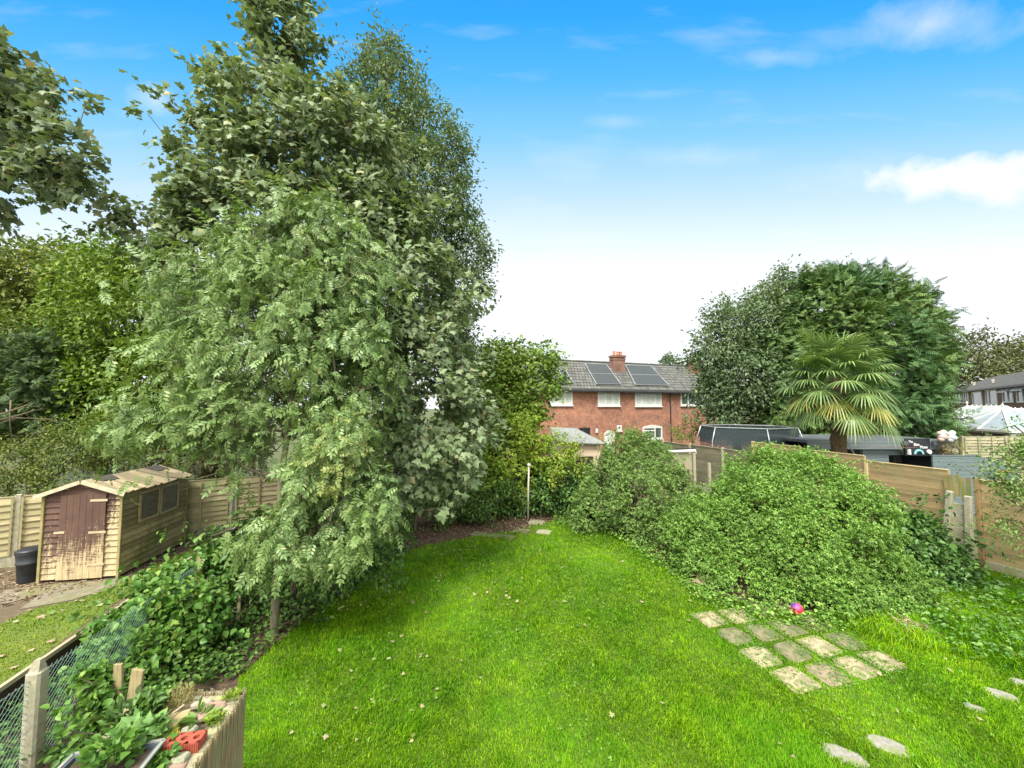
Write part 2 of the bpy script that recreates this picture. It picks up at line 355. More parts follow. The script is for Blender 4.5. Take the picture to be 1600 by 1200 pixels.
def boards_mat(name, a, b2, pitch=.14):
    m, nt, b, out = new_mat(name)
    tc = nt.nodes.new('ShaderNodeTexCoord'); sep = nt.nodes.new('ShaderNodeSeparateXYZ'); nt.links.new(tc.outputs['Object'], sep.inputs[0])
    mm = nt.nodes.new('ShaderNodeMath'); mm.operation = 'DIVIDE'; mm.inputs[1].default_value = pitch; nt.links.new(sep.outputs[2], mm.inputs[0])
    fr = nt.nodes.new('ShaderNodeMath'); fr.operation = 'FRACT'; nt.links.new(mm.outputs[0], fr.inputs[0])
    base = ramp(nt, noise(nt, 3, 6, .6, (.6, .6, 4)), [(.3, a), (.7, b2)])
    col = mix(nt, ramp(nt, fr.outputs[0], [(.05, (1, 1, 1)), (.12, (0, 0, 0))]), base, tuple(x * .3 for x in a))
    nt.links.new(col, b.inputs['Base Color']); b.inputs['Roughness'].default_value = .7; bump(nt, b, fr.outputs[0], .3, .02)
    return m
SLATE = boards_mat('slate_blue_painted_boards', (.13, .175, .185), (.10, .135, .145))
SLATE2 = boards_mat('grey_painted_boards', (.13, .16, .165), (.10, .125, .13))

# ------------------------------------------------------------------ ground
def poly_px(pts, z): return [gp(x, y, z) for x, y in pts]
def sheet(name, pts, mat, kind='structure', z=None, label=None):
    me = bpy.data.meshes.new(name); me.from_pydata([tuple(p) for p in pts], [], [tuple(range(len(pts)))]); me.update()
    if me.polygons[0].normal.z < 0: me.flip_normals()
    me.materials.append(mat); o = bpy.data.objects.new(name, me); COL.objects.link(o); tag(o, label=label, kind=kind); return o
def earth_mat():
    m, nt, b, out = new_mat('leafy_earth')
    f = noise(nt, 9, 9, .75); col = ramp(nt, f, [(.3, (.03, .02, .012)), (.5, (.075, .048, .028)), (.62, (.14, .095, .05)), (.75, (.06, .08, .02))])
    nt.links.new(col, b.inputs['Base Color']); b.inputs['Roughness'].default_value = .95; bump(nt, b, f, .8, .05); return m
def lawn_mat(name, a, b2, c):
    m, nt, b, out = new_mat(name)
    f = noise(nt, 30, 8, .8); g = noise(nt, 1.3, 4, .5)
    col = mix(nt, ramp(nt, g, [(.4, (0, 0, 0)), (.65, (1, 1, 1))]), ramp(nt, f, [(.3, a), (.7, b2)]), ramp(nt, f, [(.3, a), (.7, c)]))
    nt.links.new(col, b.inputs['Base Color']); b.inputs['Roughness'].default_value = .9; bump(nt, b, f, .6, .03); return m
EARTH = earth_mat()
LAWN = lawn_mat('lawn_turf', (.045, .08, .004), (.10, .17, .008), (.13, .20, .012))
LAWN2 = lawn_mat('olive_turf', (.07, .12, .01), (.14, .20, .02), (.19, .21, .04))
FIELD = lawn_mat('rough_ground', (.04, .06, .015), (.10, .12, .03), (.13, .12, .05))
g_ = MB().add([(-400, -60, -.012), (400, -60, -.012), (400, 600, -.012), (-400, 600, -.012)], [(0, 1, 2, 3)]).build('ground', FIELD); tag(g_, kind='structure')
NZ = .30
# directions of the plot: V away from the camera along the side fences, U across
V2 = Vector((-.285, .9585, 0)).normalized(); U2 = Vector((V2.y, -V2.x, 0))
RA = gp(0, 1075, .45); RB = gp(315, 860, .45)       # the low rail on the left boundary
RV = (RB - RA).normalized()
gard = [gp(-500, 1600), gp(1900, 1600), (12.4, 5.0, 0), (11.0, 9.5, 0), (7.8, 19.4, 0), (-4.5, 15.6, 0), (RB.x - .55, RB.y + 4, 0), (RA.x, RA.y, 0)]
earth = sheet('flower_bed_soil', [Vector((p[0], p[1], -.004)) for p in [(RA.x + .6, 1, 0), (13, 1, 0), (12.4, 5.0, 0), (11.2, 9.3, 0), (7.8, 19.4, 0), (-6.5, 15.5, 0), (-8.4, 12.5, 0), (RA.x, RA.y, 0)]], EARTH)
LAWN_PX = [(380, 1330), (362, 1200), (372, 1060), (440, 1000), (520, 935), (570, 900), (640, 858), (720, 842), (800, 830), (870, 812), (930, 816), (985, 850), (1060, 890), (1105, 924), (1185, 948), (1295, 962), (1400, 1005), (1470, 1010), (1600, 985), (1750, 960), (1900, 1330)]
lawn_pts = poly_px(LAWN_PX, 0.0)
lawn = sheet('lawn', lawn_pts, LAWN)
# neighbour's raised plot on the left
nb = [Vector((RA.x, RA.y, NZ)) - RV * 5, Vector((RA.x, RA.y, NZ)) + RV * 8.2, Vector((-14, 9.5, NZ)), Vector((-26, 6, NZ)), Vector((-20, -4, NZ))]
nb = [Vector((p.x, p.y, NZ)) for p in nb]
DIRT = plain('trodden_dirt', (.17, .125, .075), (.08, .06, .038), 16, .95, .8, c3=(.11, .085, .05), s3=2)
sheet('neighbour_earth', nb, DIRT)
NL_PX = [(-700, 1400), (-120, 1180), (2, 1073), (150, 962), (300, 866), (345, 838), (250, 880), (180, 912), (120, 938), (50, 952), (0, 975), (-300, 1050), (-900, 1250)]
nl_pts = poly_px(NL_PX, NZ + .004)
sheet('neighbour_lawn', nl_pts, LAWN2)
sheet('concrete_path', poly_px([(195, 903), (185, 915), (110, 938), (30, 952), (60, 930), (-10, 948), (-12, 925), (60, 915)], NZ + .009), plain('dirty_path', (.26, .23, .17), (.15, .13, .09), 7, .95, .4, c3=(.17, .17, .08), s3=2))

def in_poly(P, poly):
    x, y = P[:, 0], P[:, 1]; ins = np.zeros(len(P), bool); n = len(poly)
    for i in range(n):
        x1, y1 = poly[i][0], poly[i][1]; x2, y2 = poly[(i + 1) % n][0], poly[(i + 1) % n][1]
        c = ((y1 > y) != (y2 > y)) & (x < (x2 - x1) * (y - y1) / ((y2 - y1) + 1e-12) + x1); ins ^= c
    return ins
def vnoise(P, s, seed=0):            # cheap smooth value noise 0..1
    r = np.random.default_rng(seed); out = np.zeros(len(P)); k = 7
    for i in range(k):
        a = r.uniform(0, 2 * math.pi); w = s * r.uniform(.6, 1.8); out += np.sin(P[:, 0] * math.cos(a) * w + P[:, 1] * math.sin(a) * w + r.uniform(0, 6.3))
    return .5 + out / k * .9
def grass(name, poly, bands, mat, z, hl, label, holes=(), lay=.6, patch_seed=3):
    Ps = []; 
    for (y0, y1, dens, wmul) in bands:
        x0 = max(min(p[0] for p in poly), -14); x1 = min(max(p[0] for p in poly), 13)
        n = int((x1 - x0) * (y1 - y0) * dens); P = np.c_[rng.uniform(x0, x1, n), rng.uniform(y0, y1, n), np.full(n, z)]
        vis = np.abs(P[:, 0]) < P[:, 1] * 1.42 + .4
        P = P[vis]; P = P[in_poly(P, poly)]
        for h in holes: P = P[~in_poly(P, h)]
        Ps.append(np.c_[P, np.full(len(P), wmul)])
    P = np.vstack(Ps); w = P[:, 3]; P = P[:, :3]; n = len(P)
    nz = vnoise(P, 2.2, patch_seed); nz2 = vnoise(P, 7, patch_seed + 1)
    H = hl * (.55 + .55 * nz + .6 * np.clip(nz2 - .55, 0, 1) * 2) * rng.uniform(.6, 1.35, n)
    a = rng.uniform(0, 2 * math.pi, n) * .5 + nz * 5 + rng.normal(0, .9, n)
    lean = rng.uniform(.25, 1.1, n) * lay * 1.4; D = np.c_[np.cos(a), np.sin(a), np.zeros(n)]
    b = a + rng.uniform(.9, 2.2, n); Sd = np.c_[np.cos(b), np.sin(b), np.zeros(n)] * (w * rng.uniform(.0022, .0042, n))[:, None]
    Up = np.array([0, 0, 1.])
    m1 = P + D * (H * lean * .35)[:, None] + Up * (H * .6)[:, None]; tip = P + D * (H * lean)[:, None] + Up * (H * (1.0 - .25 * lean))[:, None]
    V = np.stack([P - Sd, P + Sd, m1 + Sd * .8, m1 - Sd * .8, tip], 1).reshape(-1, 3); o = np.arange(n)[:, None] * 5
    ob = np_obj(name, V, [o + np.array([[0, 1, 2, 3]]), o + np.array([[3, 2, 4]])], mat); tag(ob, label, 'grass', kind='stuff'); return ob
def grass_mat(name, stops, patches):
    m, nt, b, out = new_mat(name); geo = nt.nodes.new('ShaderNodeNewGeometry')
    col = ramp(nt, geo.outputs['Random Per Island'], stops)
    f = ramp(nt, noise(nt, .85, 4, .6), [(.40, (0, 0, 0)), (.60, (1, 1, 1))])
    col = mix(nt, 1.0, col, mix(nt, f, patches[0], patches[1]), 'MULTIPLY')
    f2 = ramp(nt, noise(nt, 4.5, 5, .65), [(.35, (.68, .74, .6)), (.65, (1.2, 1.15, 1.3))]); col = mix(nt, 1.0, col, f2, 'MULTIPLY')
    nt.links.new(col, b.inputs['Base Color']); b.inputs['Roughness'].default_value = .6; b.inputs['Specular IOR Level'].default_value = .12
    t = nt.nodes.new('ShaderNodeBsdfTranslucent'); nt.links.new(col, t.inputs[0])
    mx = nt.nodes.new('ShaderNodeMixShader'); mx.inputs[0].default_value = .35
    nt.links.new(b.outputs[0], mx.inputs[1]); nt.links.new(t.outputs[0], mx.inputs[2]); nt.links.new(mx.outputs[0], out.inputs[0]); return m
GRASS = grass_mat('lawn_grass_blades', [(0, (.07, .20, .002)), (.5, (.145, .36, .004)), (.85, (.22, .45, .008)), (1, (.34, .49, .04))], ((.78, .88, .8), (1.25, 1.08, .8)))
GRASS2 = grass_mat('olive_grass_blades', [(0, (.10, .18, .01)), (.6, (.20, .33, .02)), (1, (.36, .42, .07))], ((.9, .95, .9), (1.15, 1.0, .8)))

# ------------------------------------------------------------------ patio and stepping stones
SL = [plain('buff_slab', (.40, .33, .205), (.27, .225, .13), 12, .9, .3, c3=(.19, .18, .09), s3=5), plain('brown_slab', (.22, .19, .11), (.14, .13, .07), 12, .9, .3, c3=(.09, .11, .04), s3=5),
      plain('pinkish_slab', (.29, .22, .15), (.20, .16, .10), 12, .9, .3, c3=(.15, .14, .07), s3=5)]
PA, PD, PG = gp(1243, 1064.5), gp(1379.5, 1033.8), gp(1110.6, 968.9)
ea, eg = (PD - PA) / 3, (PG - PA) / 3
ang_s = math.atan2(ea.y, ea.x)
rowname = ['nearest row of the slab patch', 'second row of the slab patch', 'third row of the slab patch', 'farthest row of the slab patch']
colname = ['leftmost', 'second', 'third', 'rightmost']
slab_holes = []
tones = {(0, 0): 'pale buff', (1, 0): 'pinkish', (2, 0): 'buff', (3, 0): 'buff', (0, 1): 'buff', (1, 1): 'yellowish brown', (2, 1): 'buff', (3, 1): 'brown', (0, 2): 'dull brown', (1, 2): 'dull brown', (2, 2): 'dull brown', (3, 2): 'dull green-brown', (0, 3): 'pale cracked', (1, 3): 'pale cracked', (2, 3): 'mossy brown', (3, 3): 'mossy brown'}
def slab_mesh(w, d, th, cracked):
    mb = MB()
    def piece(pts):
        n = len(pts); c = Vector((sum(p[0] for p in pts) / n, sum(p[1] for p in pts) / n, 0)); ins = [(c.x + (p[0] - c.x) * .965, c.y + (p[1] - c.y) * .965) for p in pts]
        vs = [(p[0], p[1], -.04) for p in pts] + [(p[0], p[1], th - .008) for p in pts] + [(p[0], p[1], th) for p in ins]
        fs = [tuple(range(2 * n, 3 * n))] + [(r * n + i, r * n + (i + 1) % n, (r + 1) * n + (i + 1) % n, (r + 1) * n + i) for r in (0, 1) for i in range(n)]
        mb.add(vs, fs)
    x, y = w / 2, d / 2; j = lambda: random.uniform(-.008, .008)
    if not cracked:
        pts = []
        for (a, b) in ((-1, -1), (1, -1), (1, 1), (-1, 1)):
            c = .03 + random.choice([0, 0, .02, .06]) + random.uniform(0, .02)
            if a * b > 0: pts += [(a * x + j(), b * (y - c)), (a * (x - c), b * y + j())]
            else: pts += [(a * (x - c), b * y + j()), (a * x + j(), b * (y - c))]
        piece(pts)
    else:
        piece([(-x, -y), (.03, -y), (.0, 0), (-.02, .06), (-x, .05)]); piece([(.05, -y), (x, -y), (x, .03), (.02, .06), (.02, 0)]); piece([(-x, .07), (-.02, .08), (.02, .08), (x, .05), (x, y), (-x, y)])
    return mb
for j in range(4):
    for i in range(4):
        c = PA + ea * i + eg * j + Vector((random.uniform(-.02, .02), random.uniform(-.02, .02), 0)); cr = (i < 2 and j == 3)
        w = ea.length * random.uniform(.82, .88); d = eg.length * random.uniform(.82, .88); rz = ang_s + random.uniform(-.06, .06)
        nm = tones[(i, j)]; mt = SL[1] if ('brown' in nm) else SL[2] if nm == 'pinkish' else SL[0]
        o = slab_mesh(w, d, .018, cr).build('paving_slab', mt); o.location = (c.x, c.y, random.uniform(.0, .008)); o.rotation_euler = (random.uniform(-.01, .01), random.uniform(-.01, .01), rz)
        tag(o, f'{nm} square slab, {colname[i]} in the {rowname[j]}', 'paving slab', 'paving slabs sunk in the lawn')
        m3 = Matrix.Rotation(rz, 3, 'Z'); k = .36
        slab_holes.append([c + m3 @ Vector((a * w * k, b * d * k, 0)) for a, b in ((-1, -1), (1, -1), (1, 1), (-1, 1))])
STONE = plain('grey_stepping_stone', (.30, .285, .24), (.19, .18, .15), 30, .95, .5, c3=(.2, .22, .1), s3=5)
for (px, py, w, d, lb) in ((1388, 1166, .36, .24, 'grey stepping stone sunk in grass at the bottom, right of the leaf-strewn one'), (1320, 1182, .40, .24, 'grey stepping stone with a pale fallen leaf on it'), (1562, 1086, .34, .22, 'pale stepping stone in the grass near the right corner, larger of the two'), (1524, 1108, .22, .14, 'stepping stone almost overgrown by grass'), (1602, 1070, .3, .2, 'stepping stone cut by the right edge of view')):
    c = gp(px, py); n = 14; pts = [(w * .5 * math.copysign(abs(math.cos(t)) ** .7, math.cos(t)) * random.uniform(.9, 1.05), d * .5 * math.copysign(abs(math.sin(t)) ** .7, math.sin(t)) * random.uniform(.9, 1.05)) for t in [2 * math.pi * q / n for q in range(n)]]
    mb = MB(); mb.add([(x, y, -.03) for x, y in pts] + [(x, y, .012) for x, y in pts] + [(x * .9, y * .9, .02) for x, y in pts], [tuple(range(2 * n, 3 * n))] + [(r * n + q, r * n + (q + 1) % n, (r + 1) * n + (q + 1) % n, (r + 1) * n + q) for r in (0, 1) for q in range(n)])
    o = mb.build('stepping_stone', STONE); o.location = (c.x, c.y, 0); o.rotation_euler = (0, 0, R(-32)); tag(o, lb, 'stepping stone', 'stepping stones in the lawn')
    m3 = Matrix.Rotation(R(-32), 3, 'Z'); slab_holes.append([c + m3 @ Vector((x * .85, y * .85, 0)) for x, y in pts])
grass('lawn_grass', lawn_pts, [(2.6, 5.2, 7500, 1.0), (5.2, 7.5, 4800, 1.25), (7.5, 10, 2600, 1.7), (10, 13, 1700, 2.2)], GRASS, 0, .052, 'bright green unmown lawn grass filling the middle of the garden', slab_holes)
# sparse overhang into the slab joints and over slab edges
allslab = [PA - ea * .55 - eg * .55, PD + ea * .55 - eg * .55, PD + ea * .55 + eg * 3.5, PG - ea * .55 + eg * .5]
grass('neighbour_grass', nl_pts, [(2.5, 6, 1800, 1.5), (6, 12, 1000, 2)], GRASS2, NZ + .004, .035, 'mossy olive-green grass of the next garden beyond the low rail')
# ball
def ball():
    c = gp(1245, 962); t = []
    m, nt, b, out = new_mat('red_and_blue_ball_rubber'); tc = nt.nodes.new('ShaderNodeTexCoord'); sp = nt.nodes.new('ShaderNodeSeparateXYZ'); nt.links.new(tc.outputs['Object'], sp.inputs[0])
    ma = nt.nodes.new('ShaderNodeMath'); ma.operation = 'MULTIPLY_ADD'; nt.links.new(sp.outputs[0], ma.inputs[0]); ma.inputs[1].default_value = -.7; nt.links.new(sp.outputs[2], ma.inputs[2])
    col = ramp(nt, ma.outputs[0], [(.47, (.62, .025, .05)), (.50, (.70, .12, .25)), (.56, (.20, .10, .45))])
    r2 = nt.nodes.new('ShaderNodeMath'); r2.operation = 'ADD'; r2.inputs[1].default_value = .42; nt.links.new(ma.outputs[0], r2.inputs[0])
    col = ramp(nt, r2.outputs[0], [(.44, (.60, .015, .04)), (.49, (.66, .05, .16)), (.515, (.55, .05, .2)), (.54, (.09, .045, .22))])
    nt.links.new(col, b.inputs['Base Color']); b.inputs['Roughness'].default_value = .55
    prof = [(max(.002, .105 * math.sin(math.pi * k / 18)), .105 - .105 * math.cos(math.pi * k / 18)) for k in range(19)]
    prof = [(r, z - .105) for r, z in prof]
    o = MB().lathe(prof, n=28).build('ball', m, smooth=True); o.location = (c.x, c.y, .115); tag(o, 'red and purple play ball at the foot of the bramble mound', 'ball')
ball()

# ------------------------------------------------------------------ trees
def B(px, py, r, Y, sq=1.0):
    c = dp(px, py, Y); rr = r / FPX * Y; return (np.array(c), np.array([rr, rr * .9, rr * sq]))
def sample_blobs(blobs, n, shell=.45, cut=.72, seed=0, zmin=.05):
    r = np.random.default_rng(seed); C = np.array([b[0] for b in blobs]); Rd = np.array([b[1] for b in blobs]); w = (Rd[:, 0] * Rd[:, 2]) ** 1.0; w /= w.sum()
    out = []; out_d = []; tot = 0
    while tot < n:
        m = n * 2; k = r.choice(len(blobs), m, p=w); d = nrm(r.normal(size=(m, 3))); rad = 1 - shell * r.random(m) ** 1.5 + r.normal(0, .05, m)
        P = C[k] + d * rad[:, None] * Rd[k]
        q = np.linalg.norm((P[:, None] - C[None]) / Rd[None], axis=2); q[np.arange(m), k] = 9
        ok = (q.min(1) > cut) & (P[:, 2] > zmin); out.append(P[ok]); out_d.append(nrm(d[ok] / Rd[k][ok])); tot += ok.sum()
    return np.vstack(out)[:n], np.vstack(out_d)[:n]
def wood(name, trunk_pts, trunk_r, targets, mat, parent, min_r=.006, seed=0, step=.45, n=5):
    r = np.random.default_rng(seed)
    nodes = [np.array(p, float) for p in trunk_pts]; par = [-1] + list(range(len(nodes) - 1)); NT = len(nodes)
    T = np.array(targets); base = nodes[-1] if False else np.array(trunk_pts, float)
    dtr = np.min(np.linalg.norm(T[:, None] - base[None], axis=2), axis=1)
    arr = np.zeros((len(nodes) + len(T) * 12, 3)); cnt = len(nodes); arr[:cnt] = nodes
    for i in np.argsort(dtr):
        t = T[i]; dd = arr[:cnt] - t; dist = np.linalg.norm(dd, axis=1) + np.maximum(0, arr[:cnt, 2] - t[2] + .15) * 1.5
        j = int(np.argmin(dist)); p = arr[j].copy(); L = np.linalg.norm(t - p); k = min(int(L / step) + 1, 10)
        if cnt + k >= len(arr): break
        last = j
        for s in range(1, k + 1):
            f = s / k; q = p + (t - p) * f + np.array([0, 0, -1]) * .10 * L * math.sin(math.pi * f) * (1 if k > 1 else 0) + (r.normal(0, .04 * L / k, 3) if s < k else 0)
            arr[cnt] = q; par.append(last); last = cnt; cnt += 1
    leafc = np.ones(cnt); 
    for i in range(cnt - 1, 0, -1): leafc[par[i]] += leafc[i] if i >= NT else 0
    rad = min_r * leafc ** .42
    for i in range(NT): rad[i] = trunk_r * (1 - .8 * i / max(NT - 1, 1)) + min_r
    rad[NT:] = np.minimum(rad[NT:], trunk_r * .45)
    mb = MB(); mb.tube([Vector(x) for x in arr[:NT]], list(rad[:NT]), 9)
    A = arr[NT:cnt]; Pp = arr[np.array(par[NT:cnt], int)] if cnt > NT else A; ra = rad[NT:cnt]; rb = np.minimum(rad[np.array(par[NT:cnt], int)], ra * 1.6)
    d = nrm(A - Pp + 1e-6); ref = np.array([.31, .52, .8]); a = nrm(np.cross(d, ref)); b = np.cross(d, a); vs = []
    for base_, rr in ((Pp, rb), (A, ra)):
        for k in range(n): t = 2 * math.pi * k / n; vs.append(base_ + (a * math.cos(t) + b * math.sin(t)) * rr[:, None])
    Vb = np.stack(vs, 1); m = len(A); off = np.arange(m)[:, None] * (2 * n)
    F = np.concatenate([off + np.array([[k, (k + 1) % n, n + (k + 1) % n, n + k]]) for k in range(n)])
    tv = np.array(mb.v); tf4 = np.array([f for f in mb.f if len(f) == 4]); V = np.vstack([tv, Vb.reshape(-1, 3)])
    return np_obj(name, V, [tf4, F + len(tv)], mat, parent, smooth=True)
def crown(name, C, D, per, size, tpl, mat, parent, droop=.35, spread=.28, seed=0, up=.7, sv=.35, out=.5):
    r = np.random.default_rng(seed); n = len(C) * per; c = np.repeat(C, per, 0); d0 = np.repeat(D, per, 0)
    tw = nrm(D * .8 + r.normal(0, .55, D.shape) + np.array([0, 0, .1])); tw = np.repeat(tw, per, 0)
    s = r.uniform(-1, 1, (n, 1)) * spread; P = c + tw * s + r.normal(0, spread * .38, (n, 3))
    U = nrm(tw * .6 + r.normal(0, .55, (n, 3)) + d0 * .35 + np.array([0, 0, -droop]) * r.uniform(.4, 1.6, (n, 1)))
    N = nrm(np.array([0, 0, up]) + d0 * out + r.normal(0, .38, (n, 3)))
    S = size * r.uniform(1 - sv, 1 + sv, n)
    return leaves(name, P, U, N, S, tpl, mat, parent)
def tree(name, label, cat, base, blobs, clumps, per, size, tpl, lmat, trunk=None, tr=.12, bark=None, group=None, shell=.5, cut=.7, droop=.35, spread=.28, seed=1, woodn=260, up=.7, sv=.35, crown_name='crown', rough=True, out=.5, hole=.2, fringe=.12, fl=.8, shoots=0, clear=()):
    base = Vector(base); root = thing(name, label, cat, base, 0, group); loc = np.array(base)
    bl = [(b[0] - loc, b[1]) for b in blobs]
    C, D = sample_blobs(bl, clumps, shell, cut, seed, zmin=.05 - loc[2] * 0)
    q3 = sum(np.sin(C @ np.array(v) * k + p) for v, k, p in (((.8, .3, .5), 4.2, .3), ((-.4, .7, .6), 5.1, 1.7), ((.5, -.6, .7), 6.3, 2.9), ((.1, .5, -.9), 5.6, 4.1), ((.9, .1, -.4), 7.4, .9))) / 5
    keep = q3 < np.quantile(q3, 1 - hole)
    for c_, r__ in clear: keep &= np.linalg.norm(C - (np.array(c_) - loc), axis=1) > r__
    C, D = C[keep], D[keep]
    fr_ = np.random.default_rng(seed + 5).random(len(C)) < fringe; C[fr_] += D[fr_] * np.random.default_rng(seed + 6).uniform(.1, .75, (fr_.sum(), 1)) * fl
    if rough:                       # break up the outline: push some clumps outwards, pull others in
        nz = vnoise(C[:, [0, 2]] * 1.0, 3.0, seed); C = C + D * ((nz - .5) * .45)[:, None]
    if trunk is None:
        top = max(bl, key=lambda b: b[0][2] + b[1][2]); zc = top[0]; trunk = [(0, 0, 0), (zc[0] * .2, zc[1] * .2, zc[2] * .35), (zc[0] * .6, zc[1] * .6, zc[2] * .7), tuple(zc)]
    tp = [Vector(p) for p in trunk]; fine = []
    for a, b in zip(tp[:-1], tp[1:]):
        k = max(2, int((b - a).length / .5))
        for s in range(k): fine.append(a.lerp(b, s / k) + Vector([random.uniform(-1, 1) * tr * .25 for _ in range(3)]) * (1 if fine else 0))
    fine.append(tp[-1])
    idx = np.random.default_rng(seed).permutation(len(C))[:woodn]
    wood('trunk', fine, tr, C[idx] - D[idx] * .1, bark or BARK, root, seed=seed)
    crown(crown_name, C, D, per, size, tpl, lmat, root, droop, spread, seed, up, sv, out)
    if shoots:                      # long arching canes that stick out of the mass
        q = np.random.default_rng(seed + 8); ii = q.permutation(len(C))[:shoots]; mb = MB(); LP, LU = [], []
        for i in ii:
            t = nrm(q.normal(size=(1, 3)))[0] * np.array([1, 1, .3]); L = q.uniform(.35, .95); pts = [C[i] + D[i] * (.42 * L * math.sin(2.2 * u)) + t * L * u + np.array([0, 0, .28 * L * u - .42 * L * u * u]) for u in np.linspace(0, 1, 7)]
            mb.tube(pts, .0045, 3, False)
            for a, b in zip(pts[:-1], pts[1:]):
                for _ in range(3): LP.append(a + (b - a) * q.random() + q.normal(0, .012, 3)); LU.append((b - a) / L * 4 + q.normal(0, .7, 3))
        LP, LU = np.array(LP), np.array(LU)
        o = leaves('sprays', LP, LU, np.array([0, 0, 1.]) + q.normal(0, .35, LP.shape), size * q.uniform(.6, 1.2, len(LP)), tpl, lmat, root)
        import bmesh
        bm = bmesh.new(); bm.from_mesh(o.data); vv = [bm.verts.new(p) for p in mb.v]
        for f in mb.f: bm.faces.new([vv[k] for k in f]).material_index = 1
        bm.to_mesh(o.data); bm.free(); o.data.materials.append(TWIG)
    return root
L_SYC = leafmat('sycamore_leaf', [(0, (.10, .15, .07)), (.4, (.17, .235, .115)), (.8, (.235, .305, .16)), (.93, (.30, .36, .21)), (1, (.31, .27, .14))], .28, .5, (.165, .235, .095), .7)
L_SYC2 = leafmat('dark_sycamore_leaf', [(0, (.09, .135, .065)), (.5, (.16, .22, .11)), (.95, (.25, .30, .17)), (1, (.26, .22, .14))], .3, .55)
L_ASH = leafmat('ash_leaflet', [(0, (.085, .155, .05)), (.5, (.16, .26, .08)), (.85, (.24, .35, .13)), (1, (.37, .42, .19))], .28, .45, (.16, .25, .06), .9)
L_ASHY = leafmat('yellowing_ash_leaflet', [(0, (.14, .22, .05)), (.5, (.26, .34, .09)), (1, (.42, .42, .17))], .3, .45)
L_FINE = leafmat('small_grey_green_leaf', [(0, (.08, .13, .06)), (.5, (.145, .21, .095)), (1, (.23, .29, .155))], .28, .5, (.10, .175, .075), .6)
L_OLIVE = leafmat('olive_leaf', [(0, (.08, .12, .025)), (.5, (.155, .205, .04)), (.9, (.25, .28, .07)), (1, (.28, .23, .07))], .25, .6, (.12, .19, .03), .4)
L_MID = leafmat('mid_green_leaf', [(0, (.055, .11, .012)), (.5, (.12, .22, .022)), (1, (.23, .33, .05))], .28, .55, (.16, .24, .03), .6)
L_DARK = leafmat('dark_conifer_needles', [(0, (.035, .07, .022)), (.6, (.07, .125, .04)), (1, (.12, .19, .06))], .15, .6)
L_LEY = leafmat('conifer_needles', [(0, (.05, .10, .022)), (.5, (.095, .17, .038)), (1, (.17, .26, .06))], .15, .6, (.05, .135, .05), .35)
L_GOLD = leafmat('golden_conifer_needles', [(0, (.22, .36, .02)), (1, (.42, .56, .05))], .3, .6)
L_YEL = leafmat('yellow_green_leaf', [(0, (.14, .24, .02)), (.6, (.28, .40, .035)), (1, (.48, .50, .09))], .32, .55, (.17, .30, .03), 1.1)
L_BRAM = leafmat('bramble_leaf', [(0, (.06, .15, .02)), (.45, (.145, .30, .04)), (.85, (.24, .41, .07)), (1, (.36, .47, .12))], .24, .42, (.10, .20, .03), .9)
L_BRAM2 = leafmat('dusty_bramble_leaf', [(0, (.07, .15, .025)), (.5, (.145, .26, .05)), (1, (.27, .37, .11))], .22, .45, (.11, .20, .04), 1)
L_BROAD = leafmat('hazel_leaf', [(0, (.05, .13, .018)), (.5, (.11, .235, .035)), (.9, (.19, .34, .06)), (1, (.32, .42, .10))], .3, .42, (.075, .19, .04), 1.3)
L_IVY = leafmat('ivy_leaf', [(0, (.035, .09, .02)), (.6, (.075, .165, .035)), (1, (.15, .27, .06))], .15, .35)
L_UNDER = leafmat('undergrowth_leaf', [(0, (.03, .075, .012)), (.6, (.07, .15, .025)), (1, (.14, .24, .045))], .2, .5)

# tall sycamore in the middle of the left boundary
Y = 9.0
sb = gp(560, 872)
tree('sycamore_tree', 'tall grey-green sycamore rising above the top of the view behind the pole-thin ash', 'tree', sb,
     [B(432, -60, 52, Y), B(430, 20, 54, Y), B(452, 80, 48, Y), B(348, 125, 28, Y), B(400, 155, 70, Y), B(332, 220, 44, Y), B(302, 290, 32, Y), B(440, 240, 100, Y), B(518, 162, 46, Y), B(545, 250, 90, Y + .4), B(480, 360, 115, Y + .3),
      B(345, 330, 75, Y), B(275, 390, 40, Y), B(210, 345, 26, Y - .4), B(300, 420, 70, Y), B(600, 370, 95, Y + .5), B(630, 460, 95, Y + .5), B(665, 560, 88, Y + .2), B(690, 650, 75, Y - .1), B(640, 680, 75, Y - .2), B(585, 600, 80, Y), B(700, 728, 50, Y - .2), B(655, 735, 45, Y - .3), B(560, 480, 100, Y)],
     3300, 17, .128, MAPLE, L_SYC, [(0, 0, 0), (-.5, 0, 3), (-1.2, 0, 6.5), (-1.6, .0, 10), (-2.2, 0, 13.2)], .2, spread=.26, seed=11, woodn=800, cut=.78, shell=.5, droop=.5, hole=.28, fringe=.18, sv=.5)
# small-leaved tree behind and right
Y = 11.5
tree('willow_tree', 'tall small-leaved tree on the right shoulder of the big sycamore', 'tree', (dp(640, 830, 12.5).x, 12.5, 0),
     [B(598, 82, 34, Y), B(588, 150, 56, Y), B(630, 130, 26, Y), B(640, 200, 62, Y), B(692, 235, 38, Y), B(672, 310, 70, Y), B(707, 385, 56, Y), B(735, 380, 36, Y), B(712, 460, 46, Y), B(640, 330, 95, Y), B(560, 230, 60, Y), B(700, 530, 50, Y)],
     2500, 18, .105, OVAL, L_FINE, tr=.16, spread=.3, seed=12, woodn=420, cut=.75, shell=.5, droop=.4)
